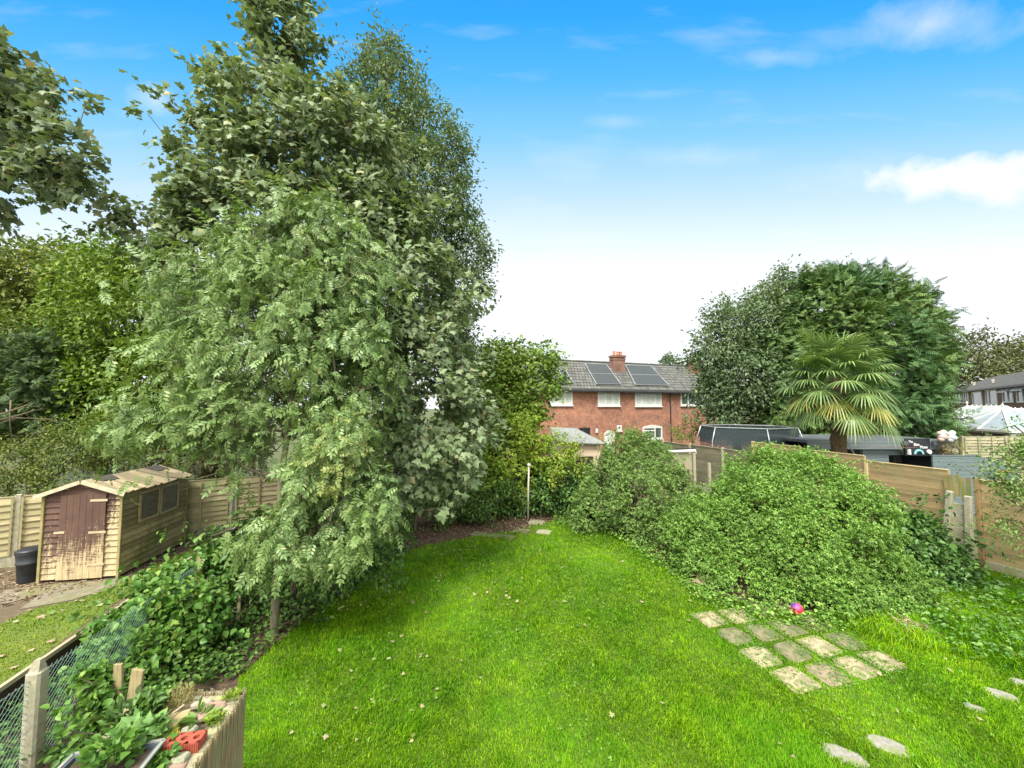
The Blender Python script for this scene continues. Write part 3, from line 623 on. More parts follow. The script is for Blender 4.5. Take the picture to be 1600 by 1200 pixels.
# ash in front
Y = 6.9
ab = gp(428, 992)
def rel(p, b): return (p.x - b.x, p.y - b.y, p.z - b.z)
tree('ash_tree', 'slender ash with feathery leaflets and a thin pale bare stem, nearest tree on the left', 'tree', ab,
     [B(480, 372, 68, Y + .6), B(405, 430, 80, Y + .4), B(525, 450, 80, Y + .4), B(325, 470, 72, Y + .4), B(450, 540, 110, Y), B(340, 590, 78, Y + .2), B(235, 640, 46, Y), B(180, 664, 32, Y - .1), B(290, 650, 54, Y),
      B(395, 655, 70, Y + .2), B(560, 570, 70, Y + .2), B(520, 640, 50, Y)],
     1500, 8, .205, ASH, L_ASH, [(0, 0, 0), rel(dp(432, 880, 6.6), ab), rel(dp(440, 740, 6.8), ab), rel(dp(458, 600, 6.9), ab), rel(dp(450, 420, 7.1), ab)], .065, spread=.26, seed=13, woodn=420, cut=.75, shell=.6, droop=.75, sv=.5, hole=.28, fringe=.16, clear=[(dp(462, 660, 6.3), .36), (dp(450, 735, 6.2), .42), (dp(470, 600, 6.3), .28), (dp(375, 700, 6.4), .4)])
ab2 = gp(456, 950)
tree('ash_sapling', 'low ash sapling with yellowing drooping leaflets in front of the dark hollow', 'tree', ab2,
     [B(540, 695, 46, 6.3), B(505, 755, 56, 6.2), B(560, 755, 36, 6.3), B(478, 815, 54, 6.1), B(432, 838, 32, 6.1), B(535, 820, 44, 6.2), B(582, 795, 28, 6.4)],
     560, 8, .19, ASH, L_ASHY if False else L_ASH, [(0, 0, 0), rel(dp(462, 880, 6.7), ab2), rel(dp(490, 790, 6.4), ab2), rel(dp(530, 700, 6.3), ab2)], .04, spread=.2, seed=14, woodn=160, cut=.75, shell=.7, droop=.9, hole=.28, sv=.5, shoots=0, bark=TWIG)
C_, D_ = sample_blobs([B(540, 690, 36, 6.15), B(515, 730, 36, 6.05)], 60, .7, .6, 5)
o = thing('ash_shoot', 'bright yellow-green ash shoot at the middle of the left thicket', 'shoot', gp(520, 930)); loc = np.array(o.location)
crown('foliage', C_ - loc, D_, 8, .17, ASH, L_ASHY, o, .7, .16, 5)
wood('stem', [(0, 0, 0), (.05, -.1, 1), tuple(np.array(dp(535, 720, 6.1)) - loc)], .02, C_[:25] - loc, TWIG, o)
# sycamore limb hanging in from the top left
Y = 7.0
tree('sycamore_tree', 'dark sycamore outside the left edge, only its leafy limbs reaching in against the sky', 'tree', (-13, 8.5, NZ),
     [B(-60, 110, 105, Y), B(30, 100, 38, Y), B(80, 145, 30, Y), B(-60, 180, 70, Y), B(10, 165, 40, Y), B(60, 178, 30, Y), B(112, 158, 22, Y), B(142, 160, 11, Y), B(0, 240, 62, Y), B(60, 240, 48, Y), B(100, 250, 34, Y), B(132, 256, 18, Y), B(20, 290, 42, Y), B(90, 285, 36, Y), B(112, 290, 20, Y), B(-80, 260, 90, Y), B(-10, 310, 30, Y)],
     760, 12, .13, MAPLE, L_SYC2, [(0, 0, 0), (.6, -.4, 3.5), (1.6, -1.0, 6.5), (2.3, -1.4, 8.5)], .2, spread=.2, seed=15, woodn=300, cut=.75, shell=.9, droop=.3, hole=.32, fringe=.05, fl=.4, sv=.5)
# neighbours' trees behind the left fence
GB = 'trees behind the neighbouring left garden'
tree('oak_tree', 'olive-brown broad tree at the far left skyline', 'tree', (-27, 20, 0), [B(20, 440, 62, 18), B(90, 430, 50, 18), B(-50, 470, 80, 18), B(60, 500, 60, 18), B(130, 440, 45, 17.5), B(10, 540, 60, 17), B(100, 540, 50, 17)], 1500, 18, .22, OVAL, L_OLIVE, tr=.3, spread=.55, seed=21, woodn=200, group=GB)
tree('lime_tree', 'mid-green tree standing between the olive skyline tree and the sycamore', 'tree', (-17.5, 16.5, 0), [B(165, 430, 52, 15), B(225, 430, 45, 15), B(185, 500, 72, 14.6), B(245, 510, 62, 14.5), B(125, 560, 62, 14.5), B(215, 590, 62, 14), B(280, 560, 50, 14), B(150, 620, 50, 13.8), B(90, 620, 50, 13.5), B(230, 650, 45, 13.5), B(180, 680, 40, 13.3)], 2300, 17, .17, OVAL, L_MID, tr=.2, spread=.45, seed=22, woodn=300, group=GB)
tree('yew_tree', 'very dark needle tree at the far left edge above the dead branches', 'tree', (-16.5, 13.5, 0), [B(10, 570, 60, 12.8), B(55, 600, 45, 12.8), B(-40, 610, 80, 12.8), B(75, 650, 35, 12.8), B(20, 650, 50, 13)], 700, 12, .28, SPRAY, L_DARK, tr=.2, spread=.3, seed=23, woodn=80, group=GB)
tree('laurel_bush', 'olive bush spilling over the left panel fence beside the brown shed', 'bush', (-15, 11.8, .1), [B(40, 725, 40, 11.3), B(100, 705, 45, 11.6), B(-20, 735, 50, 11), B(150, 690, 42, 12), B(70, 755, 25, 11.1), B(190, 715, 35, 12.2)], 700, 14, .085, OVAL, L_OLIVE, tr=.05, spread=.25, seed=24, woodn=80, crown_name='foliage')
tree('golden_conifer', 'bright yellow-green conifer tips showing above the corner fence', 'conifer', (-8.6, 13.2, 0), [B(345, 612, 20, 12.6), B(300, 608, 14, 12.6), B(370, 604, 12, 12.6), B(330, 640, 26, 12.8), B(285, 640, 22, 12.8)], 130, 8, .22, SPRAY, L_GOLD, tr=.05, spread=.14, seed=25, woodn=30, droop=-.6)
tree('conifer_bush', 'brownish dark conifer bush behind the corner of the left fence', 'conifer', (-9.6, 13.3, 0), [B(255, 710, 32, 12.6), B(300, 715, 34, 12.7), B(345, 705, 34, 12.8), B(390, 690, 36, 13), B(300, 680, 28, 13)], 420, 9, .2, SPRAY, leafmat('brownish_needles', [(0, (.05, .04, .015)), (.6, (.09, .09, .02)), (1, (.16, .17, .04))], .1), tr=.07, spread=.2, seed=26, woodn=60)
for i, (pts, lb) in enumerate(((((-30, 652), (0, 648), (45, 632)), 'thick pale dead branch, uppermost of the bare ones'), (((-20, 660), (20, 652), (54, 641)), 'short pale dead branch just below the thickest'), (((-20, 668), (25, 653), (60, 654), (90, 656)), 'long level dead branch ending in a forked tip'), (((20, 702), (42, 690), (55, 676), (72, 673)), 'curved dead branch rising out of the olive bush'), (((17, 625), (15, 655), (19, 690)), 'upright thin dead stem crossing the pale branches'))):
    P = [dp(x, y, 10.9 + .1 * i) for x, y in pts]; loc = P[0]; mb = MB(); mb.tube([p - loc for p in P], [.035 - .006 * k for k in range(len(P))] if i < 2 else [.02 - .004 * k for k in range(len(P))], 6)
    for q in range(3):
        a = P[-1] - loc; s = a * random.uniform(.5, 1); mb.tube([s, s + Vector((random.uniform(.1, .45), .1, random.uniform(-.15, .3)))], [.009, .003], 4)
    o = mb.build('dead_branch', TWIG, smooth=True); o.location = loc; tag(o, lb, 'branch', 'dead branches at the left edge')

# trees at the far end of the lawn
GE = 'trees at the far end of the garden'
tree('maple_tree', 'round green tree at the end of the lawn, right of the sycamore', 'tree', (-.6, 17.5, 0), [B(785, 565, 38, 16.5), B(840, 572, 40, 16.5), B(872, 588, 17, 16.3), B(822, 622, 42, 16.2), B(775, 625, 46, 16), B(740, 600, 44, 16.3), B(757, 562, 28, 16.3), B(725, 660, 40, 15.8), B(745, 690, 50, 15.5), B(795, 670, 40, 15.6)], 1300, 16, .13, MAPLE, L_MID, tr=.12, spread=.36, seed=31, woodn=220, group=GE)
tree('elder_tree', 'yellow-green shrubby tree behind the white clothes pole', 'tree', (.7, 15.2, 0), [B(815, 680, 36, 14.6), B(785, 715, 36, 14.5), B(845, 715, 36, 14.5), B(810, 740, 36, 14.3), B(868, 735, 22, 14.3), B(760, 740, 28, 14.3), B(840, 680, 24, 14.6), B(775, 765, 26, 13.8), B(825, 765, 24, 13.8), B(745, 775, 24, 13.6)], 650, 13, .13, TRI, L_YEL, tr=.06, spread=.25, seed=32, woodn=130, group=GE)
tree('hazel_sapling', 'thin yellowing sapling on a bare crooked stem near the pale outbuilding', 'tree', gp(882, 800), [B(890, 705, 24, 13), B(880, 735, 22, 13), B(905, 730, 16, 13)], 90, 9, .11, OVAL, L_YEL, tr=.035, spread=.2, seed=33, woodn=60, shell=.9)
tree('laurel_bush', 'dark leafy bush under the yellow-green tree at the lawn end', 'bush', (.9, 14.4, 0), [B(800, 790, 30, 13.8), B(850, 785, 34, 13.8), B(890, 780, 28, 13.6), B(920, 770, 34, 13.6), B(870, 755, 26, 14), B(770, 785, 26, 13.5)], 520, 13, .12, OVAL, L_IVY, tr=.04, spread=.2, seed=34, woodn=60, crown_name='foliage')
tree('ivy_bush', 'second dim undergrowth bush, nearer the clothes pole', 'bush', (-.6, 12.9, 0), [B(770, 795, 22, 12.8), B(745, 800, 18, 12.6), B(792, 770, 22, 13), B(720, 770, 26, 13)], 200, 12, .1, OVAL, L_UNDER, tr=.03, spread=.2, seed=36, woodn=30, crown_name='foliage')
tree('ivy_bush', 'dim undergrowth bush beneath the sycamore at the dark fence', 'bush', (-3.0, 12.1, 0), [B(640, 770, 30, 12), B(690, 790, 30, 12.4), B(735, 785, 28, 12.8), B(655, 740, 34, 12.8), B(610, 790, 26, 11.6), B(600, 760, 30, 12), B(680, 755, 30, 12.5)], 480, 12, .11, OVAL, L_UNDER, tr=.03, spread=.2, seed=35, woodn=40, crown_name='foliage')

# brambles on the right
tree('bramble_mound', 'lower dusty bramble mound beside the pale outbuilding', 'bramble', gp(980, 830), [B(985, 725, 46, 12.6), B(1018, 745, 44, 12.4), B(945, 765, 44, 12.4), B(1058, 785, 36, 12), B(1000, 785, 60, 11.7), B(930, 800, 32, 12), B(1050, 815, 46, 11), B(990, 690, 16, 12.8), B(1085, 830, 32, 10.4)], 2100, 15, .08, TRI, L_BRAM2, tr=.03, spread=.17, seed=41, woodn=120, cut=.85, shell=.35, droop=.3, crown_name='foliage', bark=TWIG, hole=.12, fringe=.08, fl=.3, shoots=25)
tree('bramble_mound', 'largest bright green bramble mound, between lawn and golden fence', 'bramble', gp(1230, 900), [B(1200, 757, 55, 10.3), B(1152, 802, 58, 9.9), B(1255, 765, 60, 10.3), B(1292, 756, 32, 10.4), B(1110, 835, 55, 9.3), B(1190, 840, 80, 9.1), B(1285, 825, 82, 9.3), B(1340, 868, 62, 8.9), B(1250, 890, 70, 8.2), B(1160, 890, 50, 8.5), B(1385, 912, 50, 8.1), B(1330, 930, 55, 7.7), B(1400, 955, 28, 7.3), B(1090, 880, 30, 9.0), B(1200, 925, 30, 7.8), B(1262, 938, 28, 7.6), B(1135, 908, 28, 8.3), B(1300, 950, 24, 7.3), B(1330, 805, 30, 9.9)],
     5200, 16, .070, TRI, L_BRAM, tr=.03, spread=.16, seed=42, woodn=160, cut=.86, shell=.3, droop=.3, crown_name='foliage', bark=TWIG, hole=.12, fringe=.08, fl=.3, shoots=45)
tree('ivy_bush', 'dark ivy climbing the foot of the golden fence panels', 'ivy', gp(1440, 880), [B(1385, 800, 22, 9.9), B(1420, 825, 34, 9.5), B(1455, 830, 22, 9.5), B(1465, 870, 38, 9.0), B(1425, 880, 45, 8.8), B(1480, 905, 30, 8.5)], 620, 12, .10, ROUND, L_IVY, tr=.02, spread=.17, seed=43, woodn=40, cut=.8, crown_name='foliage')
tree('cotoneaster_bush', 'airy small-leaved bush arching in at the right edge over the fence', 'bush', (gp(1640, 900).x, 6.9, 0), [B(1600, 700, 30, 7.6), B(1595, 760, 36, 7.5), B(1640, 740, 60, 7.4), B(1590, 810, 22, 7.4), B(1570, 730, 15, 7.6), B(1630, 820, 50, 7.3), B(1585, 665, 14, 7.8)], 520, 13, .055, OVAL, L_BRAM2, tr=.03, spread=.17, seed=44, woodn=220, shell=.9, crown_name='foliage', bark=TWIG)
# left boundary thicket
tree('hazel_hedge', 'broad-leaved hedge bank over the chain-link fence, mid-green and nearest', 'hedge', gp(300, 1040), [B(205, 962, 26, 6.3), B(240, 938, 36, 6.5), B(285, 905, 36, 6.9), B(330, 880, 26, 7.3), B(250, 985, 52, 5.9), B(300, 960, 48, 6.1), B(290, 1025, 36, 5.6), B(215, 1010, 36, 5.7), B(170, 985, 22, 5.8)], 900, 11, .092, ROUND, L_BROAD, tr=.03, spread=.2, seed=51, woodn=150, cut=.8, shell=.5, droop=.5, crown_name='foliage', bark=TWIG)
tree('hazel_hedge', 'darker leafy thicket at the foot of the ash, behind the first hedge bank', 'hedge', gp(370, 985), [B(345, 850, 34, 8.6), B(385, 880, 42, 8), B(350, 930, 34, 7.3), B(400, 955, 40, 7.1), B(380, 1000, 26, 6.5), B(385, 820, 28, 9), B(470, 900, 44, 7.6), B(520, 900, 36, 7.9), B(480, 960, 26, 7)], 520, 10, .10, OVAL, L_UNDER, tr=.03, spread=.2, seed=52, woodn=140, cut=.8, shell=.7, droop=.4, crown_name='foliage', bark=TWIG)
tree('lilac_sapling', 'fresh green broad-leaved sapling beside the first concrete post', 'sapling', gp(150, 1185), [B(150, 1055, 22, 4.3), B(160, 1090, 28, 4.25), B(150, 1135, 26, 4.15), B(180, 1120, 18, 4.2), B(130, 1165, 20, 4.05), B(175, 1160, 20, 4)], 130, 7, .078, ROUND, L_BROAD, tr=.015, spread=.1, seed=53, woodn=50, shell=.9, crown_name='foliage', bark=TWIG)
tree('privet_bush', 'feathery green growth under the hanging ash at the lawn edge', 'bush', gp(560, 900), [B(590, 860, 26, 8.2), B(560, 880, 24, 8), B(625, 830, 20, 9), B(600, 890, 18, 7.7)], 170, 11, .09, OVAL, L_UNDER, tr=.02, spread=.16, seed=54, woodn=40, shell=.8, crown_name='foliage', bark=TWIG)

# big trees behind the right-hand gardens
GR = 'tall trees beyond the right-hand fence'
tree('alder_tree', 'broad grey-green leafy tree left of the great conifer', 'tree', (13.8, 24, 0), [B(1150, 520, 52, 22.5), B(1200, 500, 50, 22.5), B(1124, 556, 42, 22.3), B(1132, 612, 38, 22), B(1170, 590, 62, 22), B(1225, 450, 26, 23), B(1188, 655, 42, 22), B(1135, 652, 28, 22), B(1230, 520, 50, 22.5)], 2400, 16, .19, OVAL, L_FINE, tr=.25, spread=.5, seed=61, woodn=260, group=GR)
tree('leyland_conifer', 'huge dark green domed conifer behind the palm', 'conifer', (23, 23, 0), [B(1290, 490, 62, 21.5), B(1350, 485, 62, 21.5), B(1400, 510, 52, 21.5), B(1250, 560, 62, 21.3), B(1340, 560, 90, 21), B(1412, 570, 50, 21), B(1415, 640, 40, 20.5), B(1380, 650, 70, 20), B(1300, 650, 75, 20.3), B(1240, 640, 50, 20.8), B(1448, 690, 34, 20), B(1300, 452, 26, 22), B(1440, 560, 20, 21)], 2700, 12, .50, SPRAY, L_LEY, tr=.35, spread=.45, seed=62, woodn=80, cut=.82, shell=.3, droop=.25, group=GR, up=1)
tree('poplar_tree', 'thin topped tree peeping over the crown of the great conifer', 'tree', (22, 27, 0), [B(1290, 440, 26, 26), B(1330, 440, 22, 26), B(1370, 455, 24, 26), B(1218, 440, 14, 26), B(1225, 470, 20, 26)], 260, 12, .22, OVAL, L_FINE, tr=.2, spread=.5, seed=63, woodn=100, group=GR, shell=.9)
tree('beech_tree', 'dull brown-green tree on the skyline at the far right above the brick houses', 'tree', (72, 56, 0), [B(1530, 556, 38, 56), B(1500, 575, 30, 56), B(1570, 565, 32, 56), B(1600, 585, 40, 56), B(1540, 596, 40, 54), B(1640, 575, 50, 56)], 900, 16, .42, OVAL, leafmat('brown_green_leaf', [(0, (.06, .075, .025)), (.6, (.11, .14, .05)), (1, (.18, .17, .07))], .2), tr=.3, spread=1.2, seed=64, woodn=150, group=GR)
tree('cypress_tree', 'bright green conifer tip between the great conifer and the brick houses', 'conifer', (29, 24.5, 0), [B(1466, 584, 10, 24), B(1448, 608, 14, 24), B(1446, 650, 16, 24)], 200, 9, .5, SPRAY, L_LEY, tr=.1, spread=.35, seed=65, woodn=30, group=GR, cut=.8)
tree('sycamore_tree', 'small distant treetop over the roof ridge between house and alder', 'tree', (19, 46, 0), [B(1045, 562, 11, 45), B(1062, 570, 9, 45)], 80, 9, .3, OVAL, L_FINE, tr=.12, spread=.4, seed=66, woodn=40, shell=.9)
tree('privet_bush', 'green hedge bush in front of the far brick terrace, left of the trampoline', 'bush', (11.5, 24.5, 0), [B(1080, 670, 15, 24), B(1100, 672, 15, 24), B(1065, 675, 10, 24)], 130, 10, .12, OVAL, L_MID, tr=.04, spread=.25, seed=67, woodn=20, crown_name='foliage')

# ------------------------------------------------------------------ palm
def palm():
    base = Vector(dp(1312, 720, 12.9)); base.z = 0; top = dp(1312, 590, 12.9).z
    root = thing('palm_tree', 'windmill palm with shaggy trunk and drooping yellow-tipped fan leaves', 'palm tree', base)
    mb = MB(); pts = []; rad = []
    for i in range(24): z = top * i / 23; pts.append((random.uniform(-.02, .02), random.uniform(-.02, .02), z)); rad.append((.20 + .03 * math.sin(i * 2.6) + .03 * (i / 23)) * (1 if i < 22 else .7))
    mb.tube(pts, rad, 14)
    for i in range(1500):                # loose fibres
        a = random.uniform(0, 6.283); z = random.uniform(.1, top); r0 = .20; p = Vector((math.cos(a) * r0, math.sin(a) * r0, z)); q = p + Vector((math.cos(a) * .07, math.sin(a) * .07, random.uniform(-.14, .1)))
        s = Vector((-math.sin(a), math.cos(a), 0)) * .007; mb.add([p - s, p + s, q], [(0, 1, 2)])
    mb.build('trunk', plain('palm_fibre', (.15, .105, .055), (.06, .042, .025), 20, .95, .8, (1, 1, .4)), root)
    gm = leafmat('palm_leaf', [(0, (.07, .14, .035)), (.6, (.145, .24, .065)), (1, (.30, .37, .15))], .25, .4)
    ym = leafmat('yellow_tipped_palm_leaf', [(0, (.16, .25, .05)), (.6, (.34, .38, .10)), (1, (.58, .45, .12))], .28, .4)
    n = 58; G = math.pi * (3 - math.sqrt(5))
    for i in range(n):
        f = i / (n - 1); el = R(66) - f * R(92); az = i * G + .4; pl = (1.25 - .12 * f) * random.uniform(.72, 1.08)
        ax = Vector((math.cos(az), math.sin(az), 0)); d = (ax * math.cos(el) + Vector((0, 0, math.sin(el)))).normalized()
        p0 = Vector((0, 0, top + .1 * (1 - f) - .6 * f)); mid = p0 + d * pl * .55; hub = p0 + d * pl + Vector((0, 0, -.06 - .14 * f))
        fm = MB(); fm.tube([p0 + ax * .1, mid, hub], [.018, .014, .011], 4)
        fd = (hub - mid).normalized(); side = fd.cross(Vector((0, 0, 1)))
        if side.length < .05: side = Vector((1, 0, 0))
        side.normalize(); un = side.cross(fd).normalized()
        L0 = random.uniform(.66, .9); fm.tube([p0, p0 + ax * .12], [.02, .018], 4); ns = 36
        for k in range(ns):
            t = (k / (ns - 1) - .5) * 2; a = t * R(150); L = L0 * (1 - .22 * abs(t) ** 2) * random.uniform(.93, 1.05)
            dd = (fd * math.cos(a) + side * math.sin(a)).normalized(); wv = dd.cross(un).normalized(); droop = (.12 + .34 * f) * L
            prev = None; vs = []; secs = 5
            fold = random.uniform(.0, .4)
            for q in range(secs + 1):
                u = q / secs; w = .021 * (1.2 - abs(u - .45) * 1.3) if q < secs else .002
                kink = max(0, u - .55) * fold * L
                c = hub + dd * L * u * (1 - .12 * u * f) + un * .10 * L * math.cos(a) * (1 - u) * u + Vector((0, 0, -droop * u * u - kink * 1.4))
                vs += [c - wv * w, c + wv * w]
            fs = [(2 * q, 2 * q + 1, 2 * q + 3, 2 * q + 2) for q in range(secs)]
            fm.add(vs, fs)
        o = fm.build('frond', ym if f > .7 and i % 3 == 1 else gm, root)
        if f > .7 and i % 3 == 1: o['label'] = 'drooping frond with yellow tips'
palm()

# ------------------------------------------------------------------ fences
def waney_panel(mb, w, h, z0, boards=14, thick=.012, face=-1, battens=(0, .33, .667, 1), capb=True, rail=True):
    bh = h / boards
    for i in range(boards):
        z = z0 + i * bh; n = 12; vs = []
        ph = random.uniform(0, 6); amp = random.uniform(.003, .012)
        for k in range(n + 1):
            x = w * k / n; lo = z - .02 + amp * math.sin(k * 1.1 + ph) + random.uniform(-.003, .003); hi = z + bh + .004
            y0, y1 = face * .046, face * .004
            vs += [(x, y0, lo), (x, y1, hi), (x, y0 - face * thick, lo), (x, y1 - face * thick, hi)]
        fs = []
        for k in range(n):
            b = 4 * k; fs += [(b, b + 4, b + 5, b + 1), (b + 2, b + 3, b + 7, b + 6), (b, b + 2, b + 6, b + 4), (b + 1, b + 5, b + 7, b + 3)]
        mb.add(vs, fs)
def fence(name, label, P, d, segs, mat, post_mat, posts='concrete', ztop=None, face=-1, cat='fence', gravel=.0, bw=.035):
    """P world start, d unit direction; segs list of (width, panel_top, panel_bottom); x local along d"""
    rz = math.atan2(d.y, d.x); root = thing(name, label, cat, P, rz)
    x = 0
    for i, (w, top, bot, has_post) in enumerate(segs):
        if has_post:
            pm = MB()
            if posts == 'concrete': pm.chbox((x + .05, 0, (top + .06) / 2), (.1, .1, top + .06), .012)
            else: pm.chbox((x + .05, 0, (top + .04) / 2), (.09, .09, top + .04), .006)
            pm.build('post', post_mat, root)
        if w <= 0: x += .1; continue
        mb = MB(); waney_panel(mb, w - .1, top - bot, bot, max(6, int((top - bot) / .125)), face=face)
        for v in range(len(mb.v)): a = mb.v[v]; mb.v[v] = (a[0] + x + .1, a[1], a[2])
        for t in (.012, .333, .667, .988): mb.box((x + .1 + (w - .1) * t, face * .066, (top + bot) / 2), (bw, .02, top - bot))
        mb.box((x + .1 + (w - .1) / 2, 0, top + .012), (w - .1, .05, .02))
        pn = mb.build('panel', mat, root)
        if gravel or bot > .12:
            gb = MB(); gb.chbox((x + .1 + (w - .1) / 2, 0, bot / 2 - .01), (w - .1, .05, bot - .03), .006); gb.build('gravel_board', CONC, root)
        x += w
    return root
FD = (Vector((11.0, 9.5, 0)) - Vector((7.8, 19.4, 0))).normalized(); F0 = Vector((7.8, 19.4, 0)); FL = (Vector((11.0, 9.5, 0)) - F0).length
def F_at(t): return F0 + FD * (t * FL)
# golden part: starts two panels before the post at t=.808
T0 = F_at(.808) - FD * 3.66
fence('panel_fence', 'golden lapped panels behind the large bramble mound and below the grey garden bar', T0, FD, [(1.83, 2.42, .25, 1), (1.83, 2.34, .25, 1), (1.78, 2.20, .20, 1), (0, 2.12, .2, 0)], W_ORANGE, plain('sawn_post_wood', (.52, .42, .22), (.34, .27, .13), 6, .85, .3, (3, 3, .4)), posts='wood', face=1)
T1 = F_at(1.021)
fence('panel_fence', 'single golden fence panel at the right edge on a mossy concrete gravel board', T1, FD, [(1.95, 2.06, .22, 1), (1.83, 2.06, .22, 1)], W_ORANGE, plain('brown_post_wood', (.30, .20, .09), (.2, .13, .06), 6, .85, .3, (3, 3, .4)), posts='wood', face=1)
# grey weathered fence continuing to the far corner
TG = F_at(.32)
fence('panel_fence', 'weathered grey fence running away behind both bramble mounds', TG - FD * (1.83 * 3), FD, [(1.83, 2.0, .25, 1), (1.83, 2.0, .25, 1), (1.83, 2.02, .25, 1), (1.83, 2.02, .25, 1), (.05, 2.15, .2, 1)], W_GREY, CONC_PALE, face=1)
# gap filled with concrete gravel boards between two leaning concrete posts
def infill():
    P = F_at(.9755); rz = math.atan2(FD.y, FD.x); root = thing('fence_infill', 'two leaning concrete posts with rough boards stacked between them in the fence gap', 'fence', P, rz)
    for x, lean, h in ((.03, .10, 1.72), (.40, .03, 1.66)):
        m = MB(); m.chbox((0, 0, 0), (.12, .11, h), .014, Matrix.Rotation(lean, 3, 'Y')); 
        for i, v in enumerate(m.v): m.v[i] = (v[0] + x, v[1] - .16, v[2] + h / 2)
        m.build('post', CONC_PALE, root)
    m = MB()
    for i in range(5): m.chbox((.22, -.12, .15 + i * .29), (.32, .04, .26), .008, Matrix.Rotation(random.uniform(-.05, .05), 3, 'Y'))
    m.build('gravel_board', CONC, root)
    m = MB()
    for i in range(5): m.box((.02 + i * .095, -.06 - .01 * (i % 2), 1.78 + .04 * (i % 3)), (.085, .015, .52 + .05 * (i % 2)), Matrix.Rotation(random.uniform(-.06, .06), 3, 'Y'))
    m.build('board', wood_mat('green_stained_boards', (.33, .27, .12), (.18, .16, .07), (.14, .17, .05)), root)
infill()
# left neighbour fence
LA = gp(362, 832, NZ); LB = gp(8, 887, NZ); LD = (LB - LA).normalized()
segs = [(1.9, 1.5, .28, 1)] * 5
fence('panel_fence', 'weathered pale lapped fence behind the brown shed and compost bin', LA, LD, segs, W_YGREY, CONC_PALE, face=1)
LE = LA - LD * 1.83
fence('panel_fence', 'short stretch of pale fence half hidden by twigs right of the corner post', LE, LD, [(1.78, 1.47, .28, 0)], W_YGREY, CONC_PALE, face=1)
# dark fence beyond the trees
DA = Vector((-7.6, 13.4, 0)); DB = Vector((3.6, 15.4, 0)); DD = (DB - DA).normalized()
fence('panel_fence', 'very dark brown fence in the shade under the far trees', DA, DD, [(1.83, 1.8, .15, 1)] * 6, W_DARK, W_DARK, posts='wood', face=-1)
# rail + chain link
def left_boundary():
    root = thing('boundary_rail', 'long low timber rail on dark boards edging the next garden', 'rail', (RA.x, RA.y, 0), math.atan2(RV.y, RV.x))
    m = MB(); m.box((1.7, 0, .44), (10.4, .05, .055)); m.build('rail', wood_mat('grey_rail_wood', (.46, .41, .28), (.32, .28, .18), (.36, .33, .22)), root)
    m = MB()
    for k in range(4): m.box((-2.2 + k * 2.6 + .0, -.0, .2), (2.56, .035, .42))
    m.build('gravel_board', W_DARK, root)
    c = gp(155, 972, .5); loc = Vector((c.x, c.y, 0)); m = MB(); m.chbox((0, 0, .26), (.12, .12, .55), .03); o = m.build('concrete_stub', CONC_PALE); o.location = loc + Vector((.02, 0, 0)); tag(o, 'short pale concrete stub beside the low rail at the hedge edge', 'post')
    A = Vector((-4.9, 4.1, 0)); Bv = Vector((-5.5, 6.86, 0)); D = (Bv - A).normalized()
    root = thing('chain_link_fence', 'green chain-link mesh strung between a concrete and a mossy wooden post', 'fence', A, math.atan2(D.y, D.x))
    H = 1.02; x0, x1 = -2.6, 5.2; p = .062; m = MB(); n = int((x1 - x0 + H) / p)
    def wire(xa, s, yy):
        pts = []; k = 14
        for i in range(k + 1):
            z = H * i / k; x = xa + s * z + .012 * math.sin(i * 2.2 + xa * 5)
            if x0 <= x <= x1: pts.append((x, yy + .012 * math.sin(x * 3), z + .02))
        if len(pts) > 1: m.tube(pts, .0022, 3, False)
    for i in range(n + 2): wire(x0 + i * p, -1, .0); wire(x0 - H + i * p, 1, .004)
    m.build('mesh', plain('green_coated_wire', (.20, .34, .26), (.14, .25, .20), 8, .4, 0), root)
    m = MB(); m.tube([(x0 + (x1 - x0) * k / 30, -.01, H + .01 - .03 * math.sin(k / 30 * math.pi * 3) ** 2) for k in range(31)], .003, 4); m.build('strand', METAL, root)
    def cp(x, h, mat, w=.13):
        m = MB(); m.chbox((x, -.02, (h - .1) / 2), (w, w, h - .1), .02); c = (x, -.02, h)
        m.add([(x - w / 2 + .02, -.02 - w / 2 + .02, h - .1), (x + w / 2 - .02, -.02 - w / 2 + .02, h - .1), (x + w / 2 - .02, -.02 + w / 2 - .02, h - .1), (x - w / 2 + .02, -.02 + w / 2 - .02, h - .1), (x - .02, -.05, h), (x + .02, -.05, h), (x + .03, .0, h), (x - .03, .0, h)], [(0, 1, 5, 4), (1, 2, 6, 5), (2, 3, 7, 6), (3, 0, 4, 7), (4, 5, 6, 7)])
        return m.build('post', mat, root)
    cp(0, 1.2, CONC_PALE); cp(-2.55, 1.2, CONC_PALE); q = cp(2.83, 1.2, plain('mossy_post', (.27, .24, .12), (.16, .15, .07), 12, .9, .4), .1); q['label'] = 'greenish mossy post'
left_boundary()
for (px, py, top, w, lean, lb) in ((205, 1108, 1045, .13, .12, 'short sawn-off board leaning among the leaves behind the planter'), (187, 1070, 1037, .09, -.05, 'small brown stake left of the leaning board')):
    c = dp(px, py, 4.35); t = dp(px, top, 4.35); m = MB(); m.chbox((0, 0, .0), (w, .03, t.z), .004, Matrix.Rotation(lean, 3, 'Y')); o = m.build('wooden_stake', plain('old_stake_wood', (.34, .28, .14), (.2, .17, .08), 8, .85, .4, (4, 4, .5))); o.location = (c.x, c.y, t.z / 2); tag(o, lb, 'stake')

